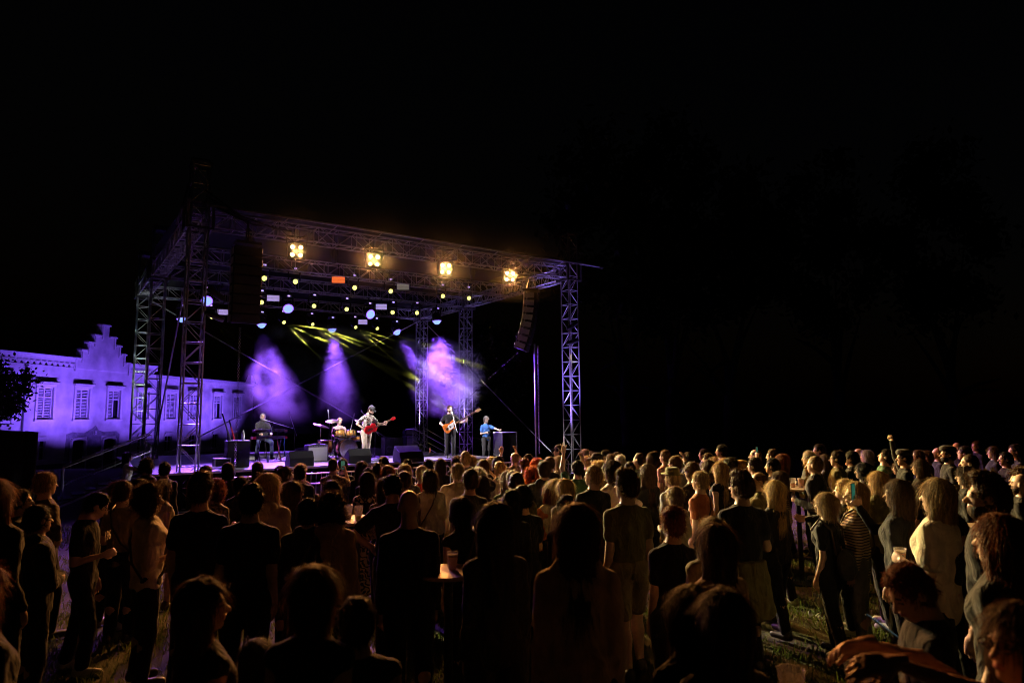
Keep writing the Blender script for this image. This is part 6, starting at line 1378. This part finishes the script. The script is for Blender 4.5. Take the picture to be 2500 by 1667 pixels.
for k, (px, z, h) in enumerate(((1530, 52, 24), (1640, 60, 27), (1780, 56, 22), (2050, 62, 26), (2330, 58, 24))):
    q = at(px, 1000, z); tree(['tall dark tree first from the stage in the background', 'tall dark tree second from the stage in the background', 'tall dark tree in the middle of the right background', 'tall dark tree second from the right edge in the background', 'tall dark tree nearest the right edge in the background'][k], (q.x, q.y, -1.1), h, 5.0, 8.0, 5000, 20 + k, size=.35, leafc=(.035, .05, .016))
q = at(88, 1100, 17); tp = at(92, 1054, 17); t = thing('black_tent', 'black gazebo tent standing at the left edge', 'tent', Matrix.Translation((q.x, q.y, ground_z(q.x, q.y))) @ Matrix.Rotation(R(40), 4, 'Z')); hh = tp.z - ground_z(q.x, q.y)
for x, y in ((0, 0), (-3, 0), (-3, 3), (0, 3)): b = MB(); b.tube([(x, y, 0), (x, y, hh)], .025, 6); b.obj('post', BLK, t)
for (xa, ya, xb, yb) in ((0, 0, -3, 0), (0, 0, 0, 3), (-3, 0, -3, 3)):
    b = MB()
    for i in range(12):
        c0, c1 = i / 12, (i + 1) / 12; w0, w1 = .04 * math.sin(i * 1.7), .04 * math.sin((i + 1) * 1.7); b.add([(xa + (xb - xa) * c0 + w0, ya + (yb - ya) * c0 + w0, .05), (xa + (xb - xa) * c1 + w1, ya + (yb - ya) * c1 + w1, .05), (xa + (xb - xa) * c1, ya + (yb - ya) * c1, hh), (xa + (xb - xa) * c0, ya + (yb - ya) * c0, hh)], [(0, 1, 2, 3)])
    b.obj('side_wall', CLOTH, t)
b = MB(); b.add([(.1, -.1, hh - .02), (-3.1, -.1, hh - .02), (-3.1, 3.1, hh - .02), (.1, 3.1, hh - .02), (-1.5, 1.5, hh + .12)], [(0, 4, 1), (1, 4, 2), (2, 4, 3), (3, 4, 0)]); b.obj('roof', CLOTH, t)

SMN = 0
def smoke(label, px0, py0, px1, py1, d, dep, dens, seed, lo=.42, hi=.62, scale=.55, soft=.5, aniso=.25):
    """a drifting bank of stage smoke inside a soft-edged box seen between two pixels at stage depth d"""
    a, c = on_d(px0, py0, d), on_d(px1, py1, d); ua, uc = stage_uv(a)[0], stage_uv(c)[0]; z0, z1 = min(a.z, c.z), max(a.z, c.z)
    cu, cz, w, h = (ua + uc) / 2, (z0 + z1) / 2, abs(uc - ua), z1 - z0
    b = MB(); b.box((0, 0, 0), (w, dep, h)); m = bpy.data.materials.new('smoke'); m.use_nodes = True; nt = m.node_tree; nt.nodes.remove(nt.nodes['Principled BSDF'])
    v = nt.nodes.new('ShaderNodeVolumePrincipled'); v.inputs['Color'].default_value = (.92, .92, .94, 1); v.inputs['Anisotropy'].default_value = aniso
    tc = nt.nodes.new('ShaderNodeTexCoord'); mp = nt.nodes.new('ShaderNodeMapping'); mp.inputs['Location'].default_value = (seed * 3.1, seed * 1.7, seed); n = nt.nodes.new('ShaderNodeTexNoise'); n.inputs['Scale'].default_value = scale; n.inputs['Detail'].default_value = 6; n.inputs['Roughness'].default_value = .6
    nt.links.new(tc.outputs['Object'], mp.inputs[0]); nt.links.new(mp.outputs[0], n.inputs['Vector'])
    mr = nt.nodes.new('ShaderNodeMapRange'); mr.interpolation_type = 'SMOOTHSTEP'; mr.inputs[1].default_value = lo; mr.inputs[2].default_value = hi; mr.inputs[3].default_value = 0.0; mr.inputs[4].default_value = 1.0
    nt.links.new(n.outputs[0], mr.inputs[0])
    sc = nt.nodes.new('ShaderNodeVectorMath'); sc.operation = 'MULTIPLY'; sc.inputs[1].default_value = (2 / w, 2 / dep, 2 / h); nt.links.new(tc.outputs['Object'], sc.inputs[0])
    ln = nt.nodes.new('ShaderNodeVectorMath'); ln.operation = 'LENGTH'; nt.links.new(sc.outputs[0], ln.inputs[0])
    ad = nt.nodes.new('ShaderNodeMath'); ad.operation = 'MULTIPLY_ADD'; ad.inputs[1].default_value = .5; nt.links.new(n.outputs[0], ad.inputs[0]); nt.links.new(ln.outputs['Value'], ad.inputs[2])
    m2 = nt.nodes.new('ShaderNodeMapRange'); m2.interpolation_type = 'SMOOTHSTEP'; m2.inputs[1].default_value = 1.22; m2.inputs[2].default_value = 1.22 - soft; m2.inputs[3].default_value = 0; m2.inputs[4].default_value = 1; nt.links.new(ad.outputs[0], m2.inputs[0])
    mu = nt.nodes.new('ShaderNodeMath'); mu.operation = 'MULTIPLY'; nt.links.new(mr.outputs[0], mu.inputs[0]); nt.links.new(m2.outputs[0], mu.inputs[1])
    mu2 = nt.nodes.new('ShaderNodeMath'); mu2.operation = 'MULTIPLY'; mu2.inputs[1].default_value = dens; nt.links.new(mu.outputs[0], mu2.inputs[0]); nt.links.new(mu2.outputs[0], v.inputs['Density'])
    nt.links.new(v.outputs[0], nt.nodes['Material Output'].inputs['Volume']); m.cycles.volume_step_rate = .6
    o = b.obj('stage_smoke', m); o.matrix_world = Matrix.Translation(S(cu, d, cz)) @ Matrix.Rotation(YAW, 4, 'Z'); tag(o, label, 'smoke', kind='stuff'); return o
smoke('broad bank of violet lit smoke over the keyboard player', 575, 822, 835, 1050, D_BACK - .4, 3.4, .70, 1, .36, .64, .75)
smoke('slim bank of violet lit smoke above the drummer', 760, 790, 915, 1050, D_BACK - .4, 3.0, .70, 2, .36, .64, .75)
smoke('thick bright violet smoke behind the bassist', 985, 808, 1195, 1035, D_MID - .1, 3.6, .9, 3, .36, .64, .7)
smoke('small wisp of smoke right of the middle lamps', 950, 800, 1050, 930, D_BACK - 1.0, 2.0, .6, 4)
smoke('thin smoke hanging just under the rear lamps', 600, 772, 975, 862, D_BACK - 1.3, 2.4, .45, 5, .42, .55, 1.3)
HALO_HAZE = True
if HALO_HAZE:
    b = MB(); b.lathe([(math.sin(math.pi * k / 20), -math.cos(math.pi * k / 20)) for k in range(21)], 40); m = bpy.data.materials.new('thin smoke'); m.use_nodes = True; nt = m.node_tree; nt.nodes.remove(nt.nodes['Principled BSDF']); v = nt.nodes.new('ShaderNodeVolumePrincipled'); v.inputs['Color'].default_value = (.9, .9, .9, 1); v.inputs['Density'].default_value = .0011; v.inputs['Anisotropy'].default_value = .95
    nt.links.new(v.outputs[0], nt.nodes['Material Output'].inputs['Volume']); o = b.obj('stage_haze', m); o.matrix_world = Matrix.Translation(S(6.6, -2.0, H_TR - .2)) @ Matrix.Rotation(YAW, 4, 'Z') @ Matrix.Diagonal((7.8, 1.9, 1.5, 1)); tag(o, 'thin haze added before the stage roof for the glow round the amber lamps', 'smoke', kind='stuff')  # added volume, shaped and tuned to give the amber lamps a halo

b = MB(); b.lathe([(math.sin(math.pi * k / 20), -math.cos(math.pi * k / 20)) for k in range(21)], 40); m = bpy.data.materials.new('rear thin smoke'); m.use_nodes = True; nt = m.node_tree; nt.nodes.remove(nt.nodes['Principled BSDF']); v = nt.nodes.new('ShaderNodeVolumePrincipled'); v.inputs['Color'].default_value = (.9, .9, .9, 1); v.inputs['Density'].default_value = .0016; v.inputs['Anisotropy'].default_value = .2
nt.links.new(v.outputs[0], nt.nodes['Material Output'].inputs['Volume']); o = b.obj('stage_haze', m); o.matrix_world = Matrix.Translation(S(6.8, 10.6, 4.6)) @ Matrix.Rotation(YAW, 4, 'Z') @ Matrix.Diagonal((7.2, 3.4, 3.0, 1)); tag(o, 'thin smoky air over the rear of the stage', 'smoke', kind='stuff')
